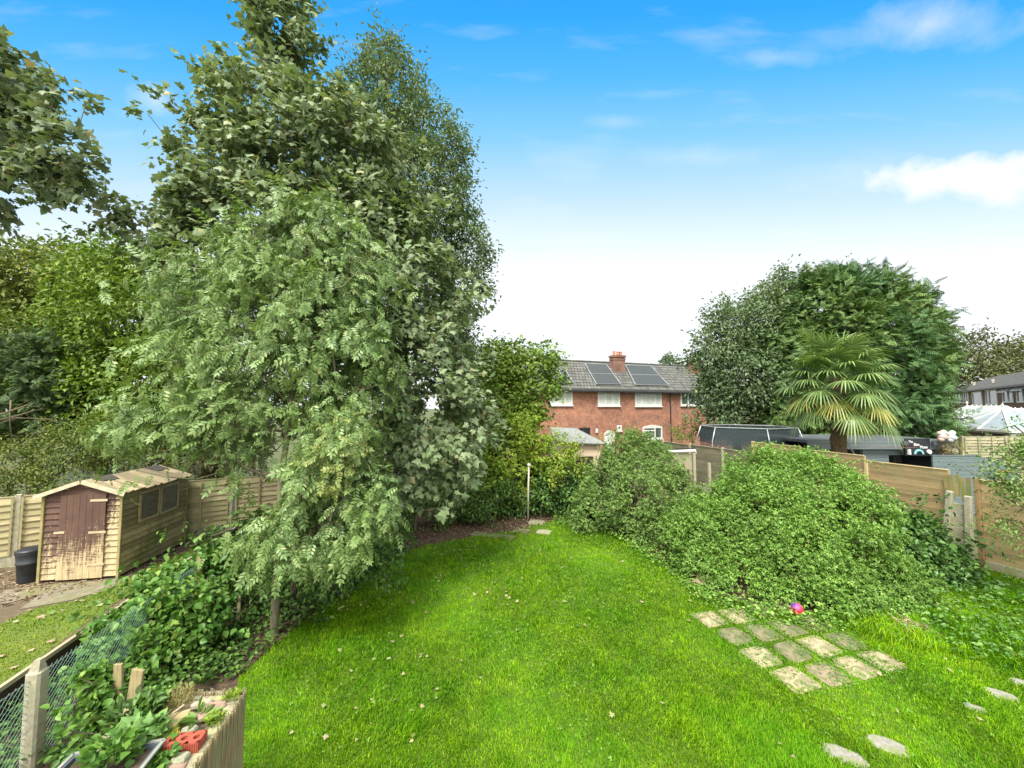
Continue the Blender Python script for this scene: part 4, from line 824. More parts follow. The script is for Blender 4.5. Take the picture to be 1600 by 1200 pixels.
# ------------------------------------------------------------------ shed
def shed():
    FLc = gp(60, 908, NZ); FRc = gp(185, 903, NZ); d = (FRc - FLc); W_ = d.length * .92; ang = R(10)
    root = thing('garden_shed', 'small shed with peeling brown front, algae-green side and bleached plank roof', 'shed', FRc, ang)
    D_ = 1.98; eave = 129 / FPX * FRc.y * 1.0; ridge = eave + .24; w = W_
    # front wall (local x from -w to 0, y=0), boards
    m = MB(); bh = .118; z = .06; k = 0
    while z < ridge - .03:
        if z < eave: xa, xb = -w, 0
        else: t = (z - eave) / (ridge - eave); xa, xb = -w + w / 2 * t, -w / 2 * t
        zt = min(z + bh - .013, ridge); t2 = max(0, (zt - eave) / (ridge - eave)); xa2, xb2 = -w + w / 2 * t2, -w / 2 * t2
        m.add([(xa, -.024, z), (xb, -.024, z), (xb2, -.002, zt), (xa2, -.002, zt), (xa, .008, z), (xb, .008, z), (xb2, .008, zt), (xa2, .008, zt)], [(0, 1, 2, 3), (0, 4, 5, 1), (3, 2, 6, 7), (4, 7, 6, 5), (0, 3, 7, 4), (1, 5, 6, 2)]); z += bh
    m.build('front_wall', W_PEEL, root)
    m = MB(); z = .06
    while z < eave - .02:
        zt = min(z + bh - .014, eave); m.add([(.026, .0, z), (.026, D_, z), (.002, D_, zt), (.002, 0, zt), (-.008, 0, z), (-.008, D_, z), (-.008, D_, zt), (-.008, 0, zt)], [(0, 1, 2, 3), (0, 4, 5, 1), (3, 2, 6, 7), (4, 7, 6, 5)]); z += bh
    m.build('side_wall', W_SIDE, root)
    m = MB(); m.quad((-w + .02, .02, .0), (-w + .02, D_, .0), (-w + .02, D_, eave), (-w + .02, .02, eave), .02); m.quad((-w, D_, 0), (0, D_, 0), (0, D_, eave), (-w, D_, eave), .02); m.build('rear_wall', W_SIDE, root)
    m = MB(); m.box((-.045, D_ / 2, eave / 2), (.02, D_ - .1, eave - .1)); m.box((-w / 2, .045, eave / 2), (w - .12, .02, eave - .1)); m.build('dark_backing', BLACK, root)  # black backing added so the board gaps read as shadow lines
    m = MB(); m.box((-w / 2, D_ / 2, .03), (w - .04, D_ - .04, .06)); m.build('floor', W_DARK, root)
    
    for q in ((.0, -.025, eave / 2), (-w, -.025, eave / 2), (.008, D_, eave / 2)): MB().chbox(q, (.05, .04, eave), .004).build('corner_trim', W_SIDE, root)
    # door
    door = MB(); dw = w * .585; dx = -w * .5 + .02; dh = eave * .96
    for k in range(7): x = dx - dw / 2 + dw * (k + .5) / 7; door.box((x, -.042, .05 + dh / 2), (dw / 7 - .005, .02, dh), None, .0015)
    dr = door.build('door', W_PEEL, root)
    hm = MB()
    for zz in (.28, .95, 1.62): 
        if zz < dh: hm.box((dx + dw / 2 - .12, -.057, zz * dh / 1.75 + .05), (.3, .012, .045))
    hm.box((dx - dw / 2 + .02, -.057, .98), (.18, .012, .04)); hm.build('hinge', plain('bare_batten', (.50, .42, .27), (.36, .29, .18), 10, .85, .2), dr)
    # roof of planks running down the slope
    for side in (1, -1):
        rm = MB(); n = 22; ov = .1; Lx = w / 2 + ov; drop = (ridge - eave) / (w / 2)
        for k in range(n):
            y0 = -.1 + (D_ + .2) * k / n; y1 = y0 + (D_ + .2) / n - .02; j = random.uniform(-.03, .03)
            xr = -w / 2; xe = -w / 2 + side * (Lx + j)
            zr = ridge + .03 + random.uniform(-.003, .003); ze = ridge + .03 - drop * (Lx + j)
            a, b, c, e = (xr, y0, zr), (xe, y0, ze), (xe, y1, ze), (xr, y1, zr)
            rm.quad(*((a, b, c, e) if side == 1 else (e, c, b, a)), .018)
        rm.build('roof_slope', W_ROOF, root)
        fb = MB(); fb.beam((-w / 2 + side * .015, -.115, ridge + .0), (-w / 2 + side * (Lx + .0), -.115, ridge - drop * Lx), .02, .075); fb.build('bargeboard', plain('bleached_trim', (.56, .50, .36), (.38, .33, .22), 10, .85, .2), root)
    pm = MB(); zz = ridge + .045; dr2 = (ridge - eave) / (w / 2); pm.quad((-w / 2, .1, zz), (-w / 2 + .2, .12, zz - .2 * dr2), (-w / 2 + .24, .5, zz - .24 * dr2), (-w / 2, .6, zz), .01); pm.quad((-w / 2 + .02, D_ - .45, zz), (-w / 2 + .28, D_ - .4, zz - .28 * dr2), (-w / 2 + .26, D_ - .05, zz - .26 * dr2), (-w / 2 + .02, D_ - .02, zz), .01); pm.build('roofing_felt', plain('torn_black_felt', (.10, .09, .07), (.05, .045, .04), 12, .9, .3), root)
    for y0, y1 in ((.42, .98), (1.04, 1.62)):
        z0, z1 = eave - .72, eave - .12; fr = MB()
        fr.box((.036, (y0 + y1) / 2, z0), (.03, y1 - y0, .05)); fr.box((.036, (y0 + y1) / 2, z1), (.03, y1 - y0, .04)); fr.box((.036, y0, (z0 + z1) / 2), (.03, .045, z1 - z0 - .046)); fr.box((.036, y1, (z0 + z1) / 2), (.03, .045, z1 - z0 - .046))
        f = fr.build('window', plain('window_frame_wood', (.38, .31, .16), (.26, .21, .10), 10, .85, .2), root); p = MB(); p.box((.032, (y0 + y1) / 2, (z0 + z1) / 2), (.006, y1 - y0 - .045, z1 - z0 - .045)); p.build('pane', plain('shed_glass', (.03, .04, .035), (.075, .09, .075), 3, .1, 0, spec=.7), f)
    # bin
    c = gp(45, 908, NZ); bn = thing('compost_bin', 'squat black plastic bin beside the brown shed', 'bin', c)
    m = MB(); m.lathe([(.15, 0), (.16, .02), (.18, .36), (.195, .37), (.195, .40), (.185, .41), (.20, .55), (.21, .57), (.21, .60), (.20, .605)], n=24); m.build('body', plain('dark_bin_plastic', (.018, .022, .028), (.035, .04, .045), 8, .5, .05), bn, True)
    m = MB(); m.lathe([(.215, .60), (.215, .625), (.16, .655), (.05, .665)], n=24); m.build('lid', BLACK, bn, True)
shed()
# planter of rubble with reed screen
def planter():
    zt = 1.3; c0 = gp(383, 1080, zt); c1 = gp(305, 1195, zt); c2 = gp(268, 1082, zt)
    v = (c1 - c0).normalized(); u = (c2 - c0).normalized(); L, Wd = 1.6, (c2 - c0).length + .28
    root = thing('raised_bed', 'rubble-filled raised bed wrapped in reed screening at the near left corner', 'planter', (c0.x, c0.y, 0))
    def q(a, b, z): return tuple(v * a + u * b + Vector((0, 0, z)))
    m = MB(); z = 1.23
    n = 18; vs = []
    for i in range(n + 1):
        for j in range(n + 1): vs.append(q(L * i / n, .03 + Wd * j / n, z + random.uniform(-.012, .012) + .03 * math.sin(i * .9) * math.cos(j * .7)))
    fs = [(i * (n + 1) + j, i * (n + 1) + j + 1, (i + 1) * (n + 1) + j + 1, (i + 1) * (n + 1) + j) for i in range(n) for j in range(n)]
    m.add(vs, fs); m.build('rubble_fill', plain('rubble_and_soil', (.30, .23, .16), (.18, .14, .09), 9, .95, .8, c3=(.22, .22, .11), s3=5), root)
    # mortar kerb
    m = MB(); m.add([], [])
    for (a0, b0, a1, b1) in ((0, .06, L, .06), (0.0, .06, 0, Wd)):
        for k in range(14):
            t0, t1 = k / 14, (k + .97) / 14; A = Vector(q(a0 + (a1 - a0) * t0, b0 + (b1 - b0) * t0, 1.245)); Bq = Vector(q(a0 + (a1 - a0) * t1, b0 + (b1 - b0) * t1, 1.245 + random.uniform(-.01, .01))); m.beam(A, Bq, .1 + random.uniform(-.015, .02), .05)
    m.build('kerb', plain('lichened_mortar', (.33, .29, .2), (.22, .20, .13), 22, .95, .7, c3=(.34, .35, .17), s3=6), root)
    # reeds
    m = MB()
    def reeds(a0, b0, a1, b1, n):
        for k in range(n):
            t = (k + random.random() * .6) / n; p = Vector(q(a0 + (a1 - a0) * t, b0 + (b1 - b0) * t, 0)); h = 1.27 + random.uniform(-.02, .06); off = Vector((random.uniform(-.006, .006), random.uniform(-.006, .006), 0))
            m.tube([p + off, p + off * -.5 + Vector((0, 0, h * .5)), p + off + Vector((random.uniform(-.008, .008), random.uniform(-.008, .008), h))], .0042, 4)
    reeds(0, 0, L, 0, 260); reeds(0, 0, 0, Wd, 170)
    m.build('reed_screen', wood_mat('dry_reed', (.36, .30, .17), (.20, .17, .09), (.24, .25, .13), 3, (6, 6, .6)), root)
    base = Vector((c0.x, c0.y, 0)); rz = math.atan2(u.y, u.x)
    def loc(a, b, z=.85): return base + v * a + u * b + Vector((0, 0, z))
    # engineering brick with three holes
    bl, bw_, bh_ = .215, .1, .065; m = MB(); xs = [-.07, 0, .07]; r = .019; nseg = 10
    top = []; 
    def ring(cx, z): return [(cx + r * math.cos(2 * math.pi * k / nseg), .0 + r * math.sin(2 * math.pi * k / nseg), z) for k in range(nseg)]
    # top built from three cells, each a square ring round a hole
    cells = [(-bl / 2, -.035), (-.035, .035), (.035, bl / 2)]
    for (xa, xb), cx in zip(cells, xs):
        b = []; 
        for k in range(nseg):
            t = 2 * math.pi * (k) / nseg; dx, dy = math.cos(t), math.sin(t); s = min((xb - cx) / dx if dx > 1e-6 else (xa - cx) / dx if dx < -1e-6 else 9, (bw_ / 2) / abs(dy) if abs(dy) > 1e-6 else 9); b.append((cx + dx * s, dy * s, bh_ / 2))
        hi = ring(cx, bh_ / 2); lo = ring(cx, -bh_ / 2 + .01); m.add(b + hi + lo, [(k, (k + 1) % nseg, nseg + (k + 1) % nseg, nseg + k) for k in range(nseg)] + [(nseg + k, nseg + (k + 1) % nseg, 2 * nseg + (k + 1) % nseg, 2 * nseg + k) for k in range(nseg)] + [tuple(range(2 * nseg, 3 * nseg))])
    x, y, z = bl / 2, bw_ / 2, bh_ / 2
    m.add([(-x, -y, -z), (x, -y, -z), (x, y, -z), (-x, y, -z), (-x, -y, z), (x, -y, z), (x, y, z), (-x, y, z)], [(3, 2, 1, 0), (0, 1, 5, 4), (1, 2, 6, 5), (2, 3, 7, 6), (3, 0, 4, 7)])
    for k in range(16): m.box((-x + .008 + k * .0132, -y - .001, 0), (.006, .006, bh_ * .98))
    pb = gp(288, 1158, 1.32); o = m.build('loose_brick', plain('bright_red_brick', (.38, .085, .05), (.27, .06, .035), 25, .85, .2)); o.location = (pb.x, pb.y, 1.305); o.scale = (1.15, 1.15, 1.15); o.rotation_euler = (0, 0, R(9)); tag(o, 'bright red brick with three round holes lying on the raised bed', 'brick')
    def stone(px, py, sx, sy, sz, rz_, mat, name, lb, cat, jit=.012, zz=1.26, tilt=0):
        p = gp(px, py, zz + sz); m = MB(); nn = 9
        pts = [(math.copysign(abs(math.cos(t)) ** .6, math.cos(t)) * sx / 2 * random.uniform(.85, 1.08), math.copysign(abs(math.sin(t)) ** .6, math.sin(t)) * sy / 2 * random.uniform(.85, 1.08)) for t in [2 * math.pi * k / nn for k in range(nn)]]
        m.add([(a, b, -sz / 2) for a, b in pts] + [(a, b, sz * .25 + random.uniform(-jit, jit) * .3) for a, b in pts] + [(a * .8, b * .8, sz / 2 + random.uniform(-jit, jit) * .3) for a, b in pts], [tuple(range(2 * nn, 3 * nn))] + [(r_ * nn + i, r_ * nn + (i + 1) % nn, (r_ + 1) * nn + (i + 1) % nn, (r_ + 1) * nn + i) for r_ in (0, 1) for i in range(nn)])
        o = m.build(name, mat); o.location = (p.x, p.y, zz + sz / 2); o.rotation_euler = (tilt, 0, R(rz_)); tag(o, lb, cat); return o
    pink = plain('pinkish_rubble', (.36, .24, .18), (.26, .175, .13), 12, .9, .5); grs = plain('lichened_stone', (.32, .32, .22), (.21, .22, .14), 16, .95, .6)
    stone(281, 1181, .11, .09, .05, 10, grs, 'stone', 'pale lichened stone in front of the red brick', 'stone')
    stone(295, 1138, .12, .07, .06, 15, grs, 'stone', 'greenish lump of stone just behind the red brick', 'stone')
    stone(316, 1096, .17, .06, .035, 14, plain('pale_rubble', (.40, .34, .25), (.29, .25, .18), 12, .9, .4), 'stone_slab', 'long pale flat stone near the reed edge', 'stone')
    stone(338, 1100, .15, .12, .03, 30, pink, 'stone_slab', 'pink flat stone at the far corner of the raised bed', 'stone')
    stone(322, 1112, .13, .1, .03, 60, pink, 'stone_slab', 'pink flat stone behind the dandelion', 'stone')
    stone(265, 1198, .2, .14, .03, 20, pink, 'stone_slab', 'pink flat stone cut by the bottom edge', 'stone')
    m = MB(); m.chbox((0, 0, 0), (.17, .13, .04), .006); p = gp(274, 1121, 1.33); o = m.build('wood_block', plain('yellowed_block', (.36, .30, .15), (.27, .22, .10), 9, .85, .3, (1, 5, 1))); o.location = (p.x, p.y, 1.30); o.rotation_euler = (R(14), R(-6), R(18)); tag(o, 'yellowish square block of wood lying behind the yellow sedum', 'block')
    m = MB(); m.beam((0, 0, 0), (.09, .12, .05), .012, .008); p = gp(249, 1130, 1.33); o = m.build('wooden_stick', plain('pale_stick', (.45, .39, .25), (.36, .3, .19), 9, .8, .1)); o.location = p; tag(o, 'pale flat stick propped by the square block', 'stick')
    def weed(px, py, r, n, size, tpl, mat, name, lb, cat, zz=1.28, h=.06, up=.7, out=0.4, droop=0):
        p = gp(px, py, zz + h * .5); rr = np.random.default_rng(int(px)); a = rr.uniform(0, 6.283, n); q_ = np.sqrt(rr.random(n)) * r
        P = np.c_[np.cos(a) * q_, np.sin(a) * q_, rr.uniform(0, h, n)]; d = np.c_[np.cos(a), np.sin(a), np.zeros(n)]
        o = leaves(name, P, d * out + rr.normal(0, .3, (n, 3)) + np.array([0, 0, .5 - droop]), np.array([0, 0, up]) + rr.normal(0, .3, (n, 3)), size * rr.uniform(.7, 1.25, n), tpl, mat); o.location = (p.x, p.y, zz); tag(o, lb, cat); return o
    weed(262, 1152, .06, 340, .022, OVAL, leafmat('sedum_leaf', [(0, (.45, .42, .05)), (1, (.75, .68, .13))], .3), 'sedum_plant', 'small yellow sedum between the block and the red brick', 'plant', h=.06)
    weed(313, 1122, .04, 16, .13, NARROW, leafmat('dandelion_leaf', [(0, (.10, .20, .03)), (1, (.2, .32, .06))], .3), 'dandelion', 'dandelion rosette growing from the middle of the raised bed', 'plant', h=.03, out=1.2)
    weed(338, 1122, .05, 90, .035, OVAL, L_YEL, 'weed_clump', 'small yellow-green weed clump right of the dandelion', 'plant', h=.04)
    weed(362, 1088, .05, 80, .035, OVAL, L_YEL, 'weed_clump', 'little yellow-green weed on the far corner of the bed', 'plant', h=.05)
    weed(268, 1095, .15, 900, .028, NARROW, leafmat('dry_moss', [(0, (.18, .20, .05)), (.6, (.32, .29, .11)), (1, (.45, .33, .18))], .3), 'moss_mat', 'feathery brown-green mat of moss along the reed edge', 'moss', h=.08)
    weed(222, 1150, .14, 190, .075, MAPLE, leafmat('mallow_leaf', [(0, (.10, .22, .05)), (1, (.24, .40, .12))], .3), 'mallow_plant', 'pale green lobed-leaf plant growing over the grey trough', 'plant', h=.16, droop=.3)
    weed(235, 1190, .13, 130, .06, ROUND, L_BROAD, 'mallow_plant', 'darker leafy plant hanging in front of the grey trough end', 'plant', h=.1, droop=.4, zz=1.25)
    weed(205, 1120, .16, 200, .075, OVAL, L_UNDER, 'nettle_plant', 'dull green weeds behind the pale lobed-leaf plant', 'plant', h=.14)
    weed(240, 1095, .10, 110, .06, ROUND, L_BROAD, 'bindweed_plant', 'leafy weeds beside the left end of the reed edge', 'plant', h=.1)
    weed(175, 1175, .13, 150, .06, ROUND, L_BROAD, 'nettle_plant', 'mid-green weeds filling the grey trough', 'plant', h=.14, droop=.1, zz=1.36)
    # trough
    c = gp(165, 1196, 1.36); tr = thing('plastic_trough', 'grey plastic plant trough at the bottom left', 'trough', (c.x, c.y, 1.18), R(12))
    m = MB(); w, d, h = .52, .22, .2
    def rr(w, d, z): return [(-w / 2, -d / 2, z), (w / 2, -d / 2, z), (w / 2, d / 2, z), (-w / 2, d / 2, z)]
    vs = rr(w * .86, d * .8, 0) + rr(w, d, h) + rr(w - .035, d - .035, h) + rr(w * .86, d * .8 - .02, .05); m.add(vs, [(3, 2, 1, 0)] + [(r_ * 4 + i, r_ * 4 + (i + 1) % 4, (r_ + 1) * 4 + (i + 1) % 4, (r_ + 1) * 4 + i) for r_ in range(3) for i in range(4)] + [(12, 13, 14, 15)])
    m.build('body', plain('slate_grey_plastic', (.06, .08, .10), (.09, .11, .125), 7, .5, .05), tr)
    m = MB(); 
    for (a, b) in ((rr(w + .02, d + .02, h), 0),):
        for i in range(4): m.beam(Vector(a[i]), Vector(a[(i + 1) % 4]), .022, .014)
    m.build('rim', plain('pale_rim', (.28, .28, .24), (.2, .2, .17), 9, .6, .05), tr)
    m = MB(); m.add(rr(w - .05, d - .05, h - .025), [(0, 1, 2, 3)]); m.build('soil', EARTH, tr)
    m = MB(); P = [gp(150, 1182, 1.24), gp(172, 1150, 1.3), gp(190, 1128, 1.36)]; l0 = P[0]; m.tube([p - l0 for p in P], .007, 6); m.tube([P[2] - l0, gp(196, 1137, 1.33) - l0, gp(194, 1160, 1.24) - l0], .006, 6); o = m.build('bent_cane', plain('white_cane', (.62, .6, .55), (.45, .42, .38), 9, .6, .05)); o.location = l0; tag(o, 'bent pale cane sticking out of the grey trough', 'cane')
planter()
# clothes pole
pb = gp(825, 812); ph = 85 / FPX * pb.y
r_ = thing('clothes_pole', 'slim white clothes pole standing at the far end of the lawn', 'pole', pb)
MB().tube([(0, 0, 0), (.01, 0, ph * .5), (.035, 0, ph - .06)], [.032, .028, .027], 10).build('pole', plain('chalky_white_paint', (.66, .62, .50), (.50, .46, .36), 10, .6, .1), r_, True)
MB().chbox((.035, 0, ph - .03), (.11, .1, .07), .015).build('cap', plain('pale_cap', (.6, .6, .52), (.5, .48, .42), 9, .6, .05), r_)
MB().tube([(.035, -.06, ph - .05), (.035, -.09, ph - .09)], .008, 5).build('hook', METAL, r_)
for px, py, w, lb in ((838, 817, .5, 'corrugated grey slab lying at the foot of the clothes pole'), (850, 832, .42, 'grey slab in the grass edge in front of the clothes pole'), (770, 838, 1.3, 'long sunken brown slab in the leaf litter left of the clothes pole'), (815, 830, .5, 'dark sunken slab just left of the clothes pole foot')):
    c = gp(px, py); m = MB(); m.chbox((0, 0, 0), (w, .35, .04), .008)
    if 'corrugated' in lb:
        for k in range(5): m.tube([(-.2 + k * .1, -.17, .03), (-.2 + k * .1, .17, .03)], .025, 8)
    o = m.build('old_slab', CONC if 'grey' in lb else SL[1]); o.location = (c.x, c.y, .01); o.rotation_euler = (0, 0, R(-18)); tag(o, lb, 'slab')

# ------------------------------------------------------------------ ground cover and fallen leaves
def scatter(name, poly, n, size, tpl, mat, z0, h, label, cat, up=.8, seed=0, droop=0.0, holes=(), dens=None, thr=.4):
    r = np.random.default_rng(seed); xs = [p[0] for p in poly]; ys = [p[1] for p in poly]
    P = np.c_[r.uniform(min(xs), max(xs), n * 3), r.uniform(min(ys), max(ys), n * 3), np.zeros(n * 3)]; P = P[in_poly(P, poly)]
    if dens: P = P[vnoise(P, dens, seed + 9) + r.normal(0, .15, len(P)) > thr]
    for q in holes: P = P[~in_poly(P, q)]
    P = P[:n]; m = len(P); P[:, 2] = z0 + r.random(m) * h * (.3 + .9 * vnoise(P, 1.7, seed))
    o = leaves(name, P, r.normal(0, 1, (m, 3)) * np.array([1, 1, .25]) + np.array([0, 0, -droop]), np.array([0, 0, up]) + r.normal(0, .3, (m, 3)), size * r.uniform(.6, 1.3, m), tpl, mat)
    tag(o, label, cat, kind='stuff'); return o
rp_ = poly_px([(1440, 900), (1520, 890), (1610, 910), (1700, 930), (1700, 1075), (1600, 1050), (1500, 1030), (1400, 1010), (1330, 985), (1290, 965), (1400, 930)], 0)
scatter('ground_ivy', rp_, 2800, .065, ROUND, L_BROAD, .02, .22, 'mass of low green weeds between the fence foot and the lawn', 'weeds', seed=3)
grass('long_grass', rp_, [(5, 10, 2400, 1.5)], GRASS, 0, .13, 'longer rough grass among the weeds at the right')
lp_ = poly_px([(330, 1075), (370, 1060), (440, 1005), (520, 940), (570, 905), (640, 866), (620, 842), (540, 860), (460, 900), (400, 950), (330, 1000), (300, 1060)], 0)
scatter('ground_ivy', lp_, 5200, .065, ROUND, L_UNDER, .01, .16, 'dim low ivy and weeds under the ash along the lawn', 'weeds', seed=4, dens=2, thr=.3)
bp_ = poly_px([(860, 800), (900, 790), (960, 815), (1060, 872), (1110, 925), (1200, 958), (1300, 972), (1330, 990), (1270, 985), (1180, 972), (1095, 945), (1050, 900), (975, 852), (920, 826), (870, 822)], 0)
scatter('ground_ivy', bp_, 6500, .06, ROUND, L_BRAM, .01, .2, 'low leafy fringe at the foot of the bramble mounds', 'weeds', seed=5)
sp_ = []
for h in (allslab,): scatter('clover', [Vector(p) for p in h], 2600, .032, TRI, L_BRAM, .01, .05, 'small clover and weeds in the joints of the slab patch', 'weeds', seed=6, dens=5, thr=.5)
scatter('clover', [Vector((p[0], p[1], 0)) for p in lawn_pts], 2500, .04, TRI, leafmat('clover_leaf', [(0, (.10, .26, .02)), (1, (.22, .42, .05))], .3), .03, .04, 'clover patches scattered through the lawn', 'weeds', seed=8, dens=1.6, thr=.62)
L_FALL = leafmat('fallen_leaf', [(0, (.22, .25, .08)), (.5, (.33, .31, .16)), (1, (.40, .29, .18))], .2, .7)
fl = poly_px([(380, 1180), (430, 1010), (560, 910), (700, 850), (830, 840), (860, 900), (760, 1000), (640, 1190)], 0)
scatter('fallen_leaves', fl, 85, .055, MAPLE, L_FALL, .045, .02, 'pale fallen leaves scattered over the left of the lawn', 'fallen leaves', seed=9, dens=1.5, thr=.45)
scatter('fallen_leaves', [Vector((p[0], p[1], 0)) for p in lawn_pts], 60, .06, MAPLE, L_FALL, .045, .01, 'few pale leaves fallen on the open lawn', 'fallen leaves', seed=10)
ul = poly_px([(440, 985), (560, 905), (640, 862), (840, 835), (880, 812), (860, 795), (600, 820), (480, 900)], 0)
scatter('leaf_litter', ul, 2600, .07, OVAL, leafmat('brown_leaf_litter', [(0, (.06, .035, .02)), (.7, (.17, .10, .05)), (1, (.40, .36, .22))], .1, .8), .005, .025, 'brown leaf litter on the bare soil under the trees', 'leaf litter', seed=11)
np_ = [Vector((p.x, p.y, 0)) for p in nl_pts]
scatter('fallen_leaves', [p for p in np_], 170, .075, MAPLE, leafmat('buff_fallen_leaf', [(0, (.30, .22, .12)), (1, (.55, .46, .32))], .1, .8), NZ + .04, .015, 'buff fallen leaves on the neighbouring olive grass', 'fallen leaves', seed=12)
scatter('leaf_litter', [Vector((p[0], p[1], 0)) for p in poly_px([(-60, 870), (60, 905), (280, 850), (370, 826), (330, 860), (190, 900), (60, 940), (-60, 960)], NZ)], 1500, .06, OVAL, leafmat('tan_leaf_litter', [(0, (.12, .07, .04)), (1, (.36, .27, .18))], .1, .8), NZ + .005, .02, 'tan dead leaves on the dirt round the brown shed', 'leaf litter', seed=13)
vp_ = poly_px([(-200, 1300), (60, 1040), (150, 985), (200, 960), (330, 860), (345, 1050), (300, 1110), (240, 1300)], 0)
vp_ = [Vector((max(p.x, RA.x + .12 + (p.y - RA.y) * RV.x / RV.y), p.y, 0)) for p in vp_]
scatter('ground_ivy', vp_, 3600, .075, ROUND, L_UNDER, .02, .4, 'dim ivy and weeds behind the chain-link mesh at the near left', 'weeds', seed=15)
# dry thatch heap at the mound's foot
def thatch(px, py, r, lb):
    c = gp(px, py); n = 420; rr = np.random.default_rng(3); m = MB()
    for i in range(n):
        a = random.uniform(0, 6.28); q = r * random.random() ** .5; p = Vector((math.cos(a) * q, math.sin(a) * q, random.uniform(0, r * .9) * (1 - q / r * .7))); d = Vector((random.gauss(0, 1), random.gauss(0, 1), random.gauss(-.2, .4))).normalized() * random.uniform(.08, .22)
        m.tube([p, p + d * .5 + Vector((0, 0, .02)), p + d - Vector((0, 0, .02))], .0028, 3, False)
    o = m.build('dry_grass_clump', plain('dry_straw', (.50, .40, .25), (.32, .24, .15), 14, .9, 0)); o.location = (c.x, c.y, 0); tag(o, lb, 'dry grass')
thatch(1108, 912, .26, 'buff clump of dead grass at the left foot of the largest bramble mound'); thatch(1425, 985, .22, 'dead stalk tangle at the right foot of the largest bramble mound')

# ------------------------------------------------------------------ far brick terrace
HD = Vector((math.cos(R(20)), math.sin(R(20)), 0)); HN = Vector((HD.y, -HD.x, 0)); HP = Vector((dp(895, 608, 30).x, 30, 0))
def h_s(px, y=620): return (rplane(px, y, HP, HN) - HP).dot(HD)
def h_z(px, py): return rplane(px, py, HP, HN).z
def window(root, x0, x1, z0, z1, lights, y=0, arched=False, tr=None, mat=WHITE, glass=GLASS, fw=.115, sill=True):
    fr = MB(); yy = y - .02
    fr.box(((x0 + x1) / 2, yy, z0 + fw / 2), (x1 - x0, .09, fw)); fr.box(((x0 + x1) / 2, yy, z1 - fw / 2), (x1 - x0, .09, fw))
    for x in (x0 + fw / 2, x1 - fw / 2): fr.box((x, yy, (z0 + z1) / 2), (fw, .09, z1 - z0 - 2 * fw))
    for l_ in lights: fr.box((x0 + (x1 - x0) * l_, yy, (z0 + z1) / 2), (fw * .9, .085, z1 - z0 - 2 * fw))
    if tr: fr.box((x0 + (x1 - x0) * (tr[0] + tr[1]) / 2, yy, z0 + (z1 - z0) * tr[2]), ((x1 - x0) * (tr[1] - tr[0]) - fw, .08, fw * .9))
    if arched:
        n = 10; vs = [(x0, y - .065, z1), (x1, y - .065, z1)] + [(x1 - (x1 - x0) * k / n, y - .065, z1 + .16 * math.sin(math.pi * k / n) + .001) for k in range(1, n)]
        vs2 = [(a, y + .02, c) for a, b, c in vs]; k = len(vs); fr.add(vs + vs2, [tuple(range(k)), tuple(range(2 * k - 1, k - 1, -1))] + [(i, k + i, k + (i + 1) % k, (i + 1) % k) for i in range(k)])
    f = fr.build('window', mat, root)
    MB().box(((x0 + x1) / 2, y - .004, (z0 + z1) / 2), (x1 - x0 - .04, .02, z1 - z0 - .04)).build('pane', glass, f)
    if sill: MB().box(((x0 + x1) / 2, y - .06, z0 - .045), (x1 - x0 + .12, .14, .085)).build('sill', mat, f)
    return f
CURT = plain('pane_with_pale_curtain', (.42, .48, .44), (.60, .64, .60), 1.5, .1, 0, spec=.7)
def lxd(px, yy, sa):
    P = HP - HN * yy; return (rplane(px, 590, P, HN) - P).dot(HD) - sa
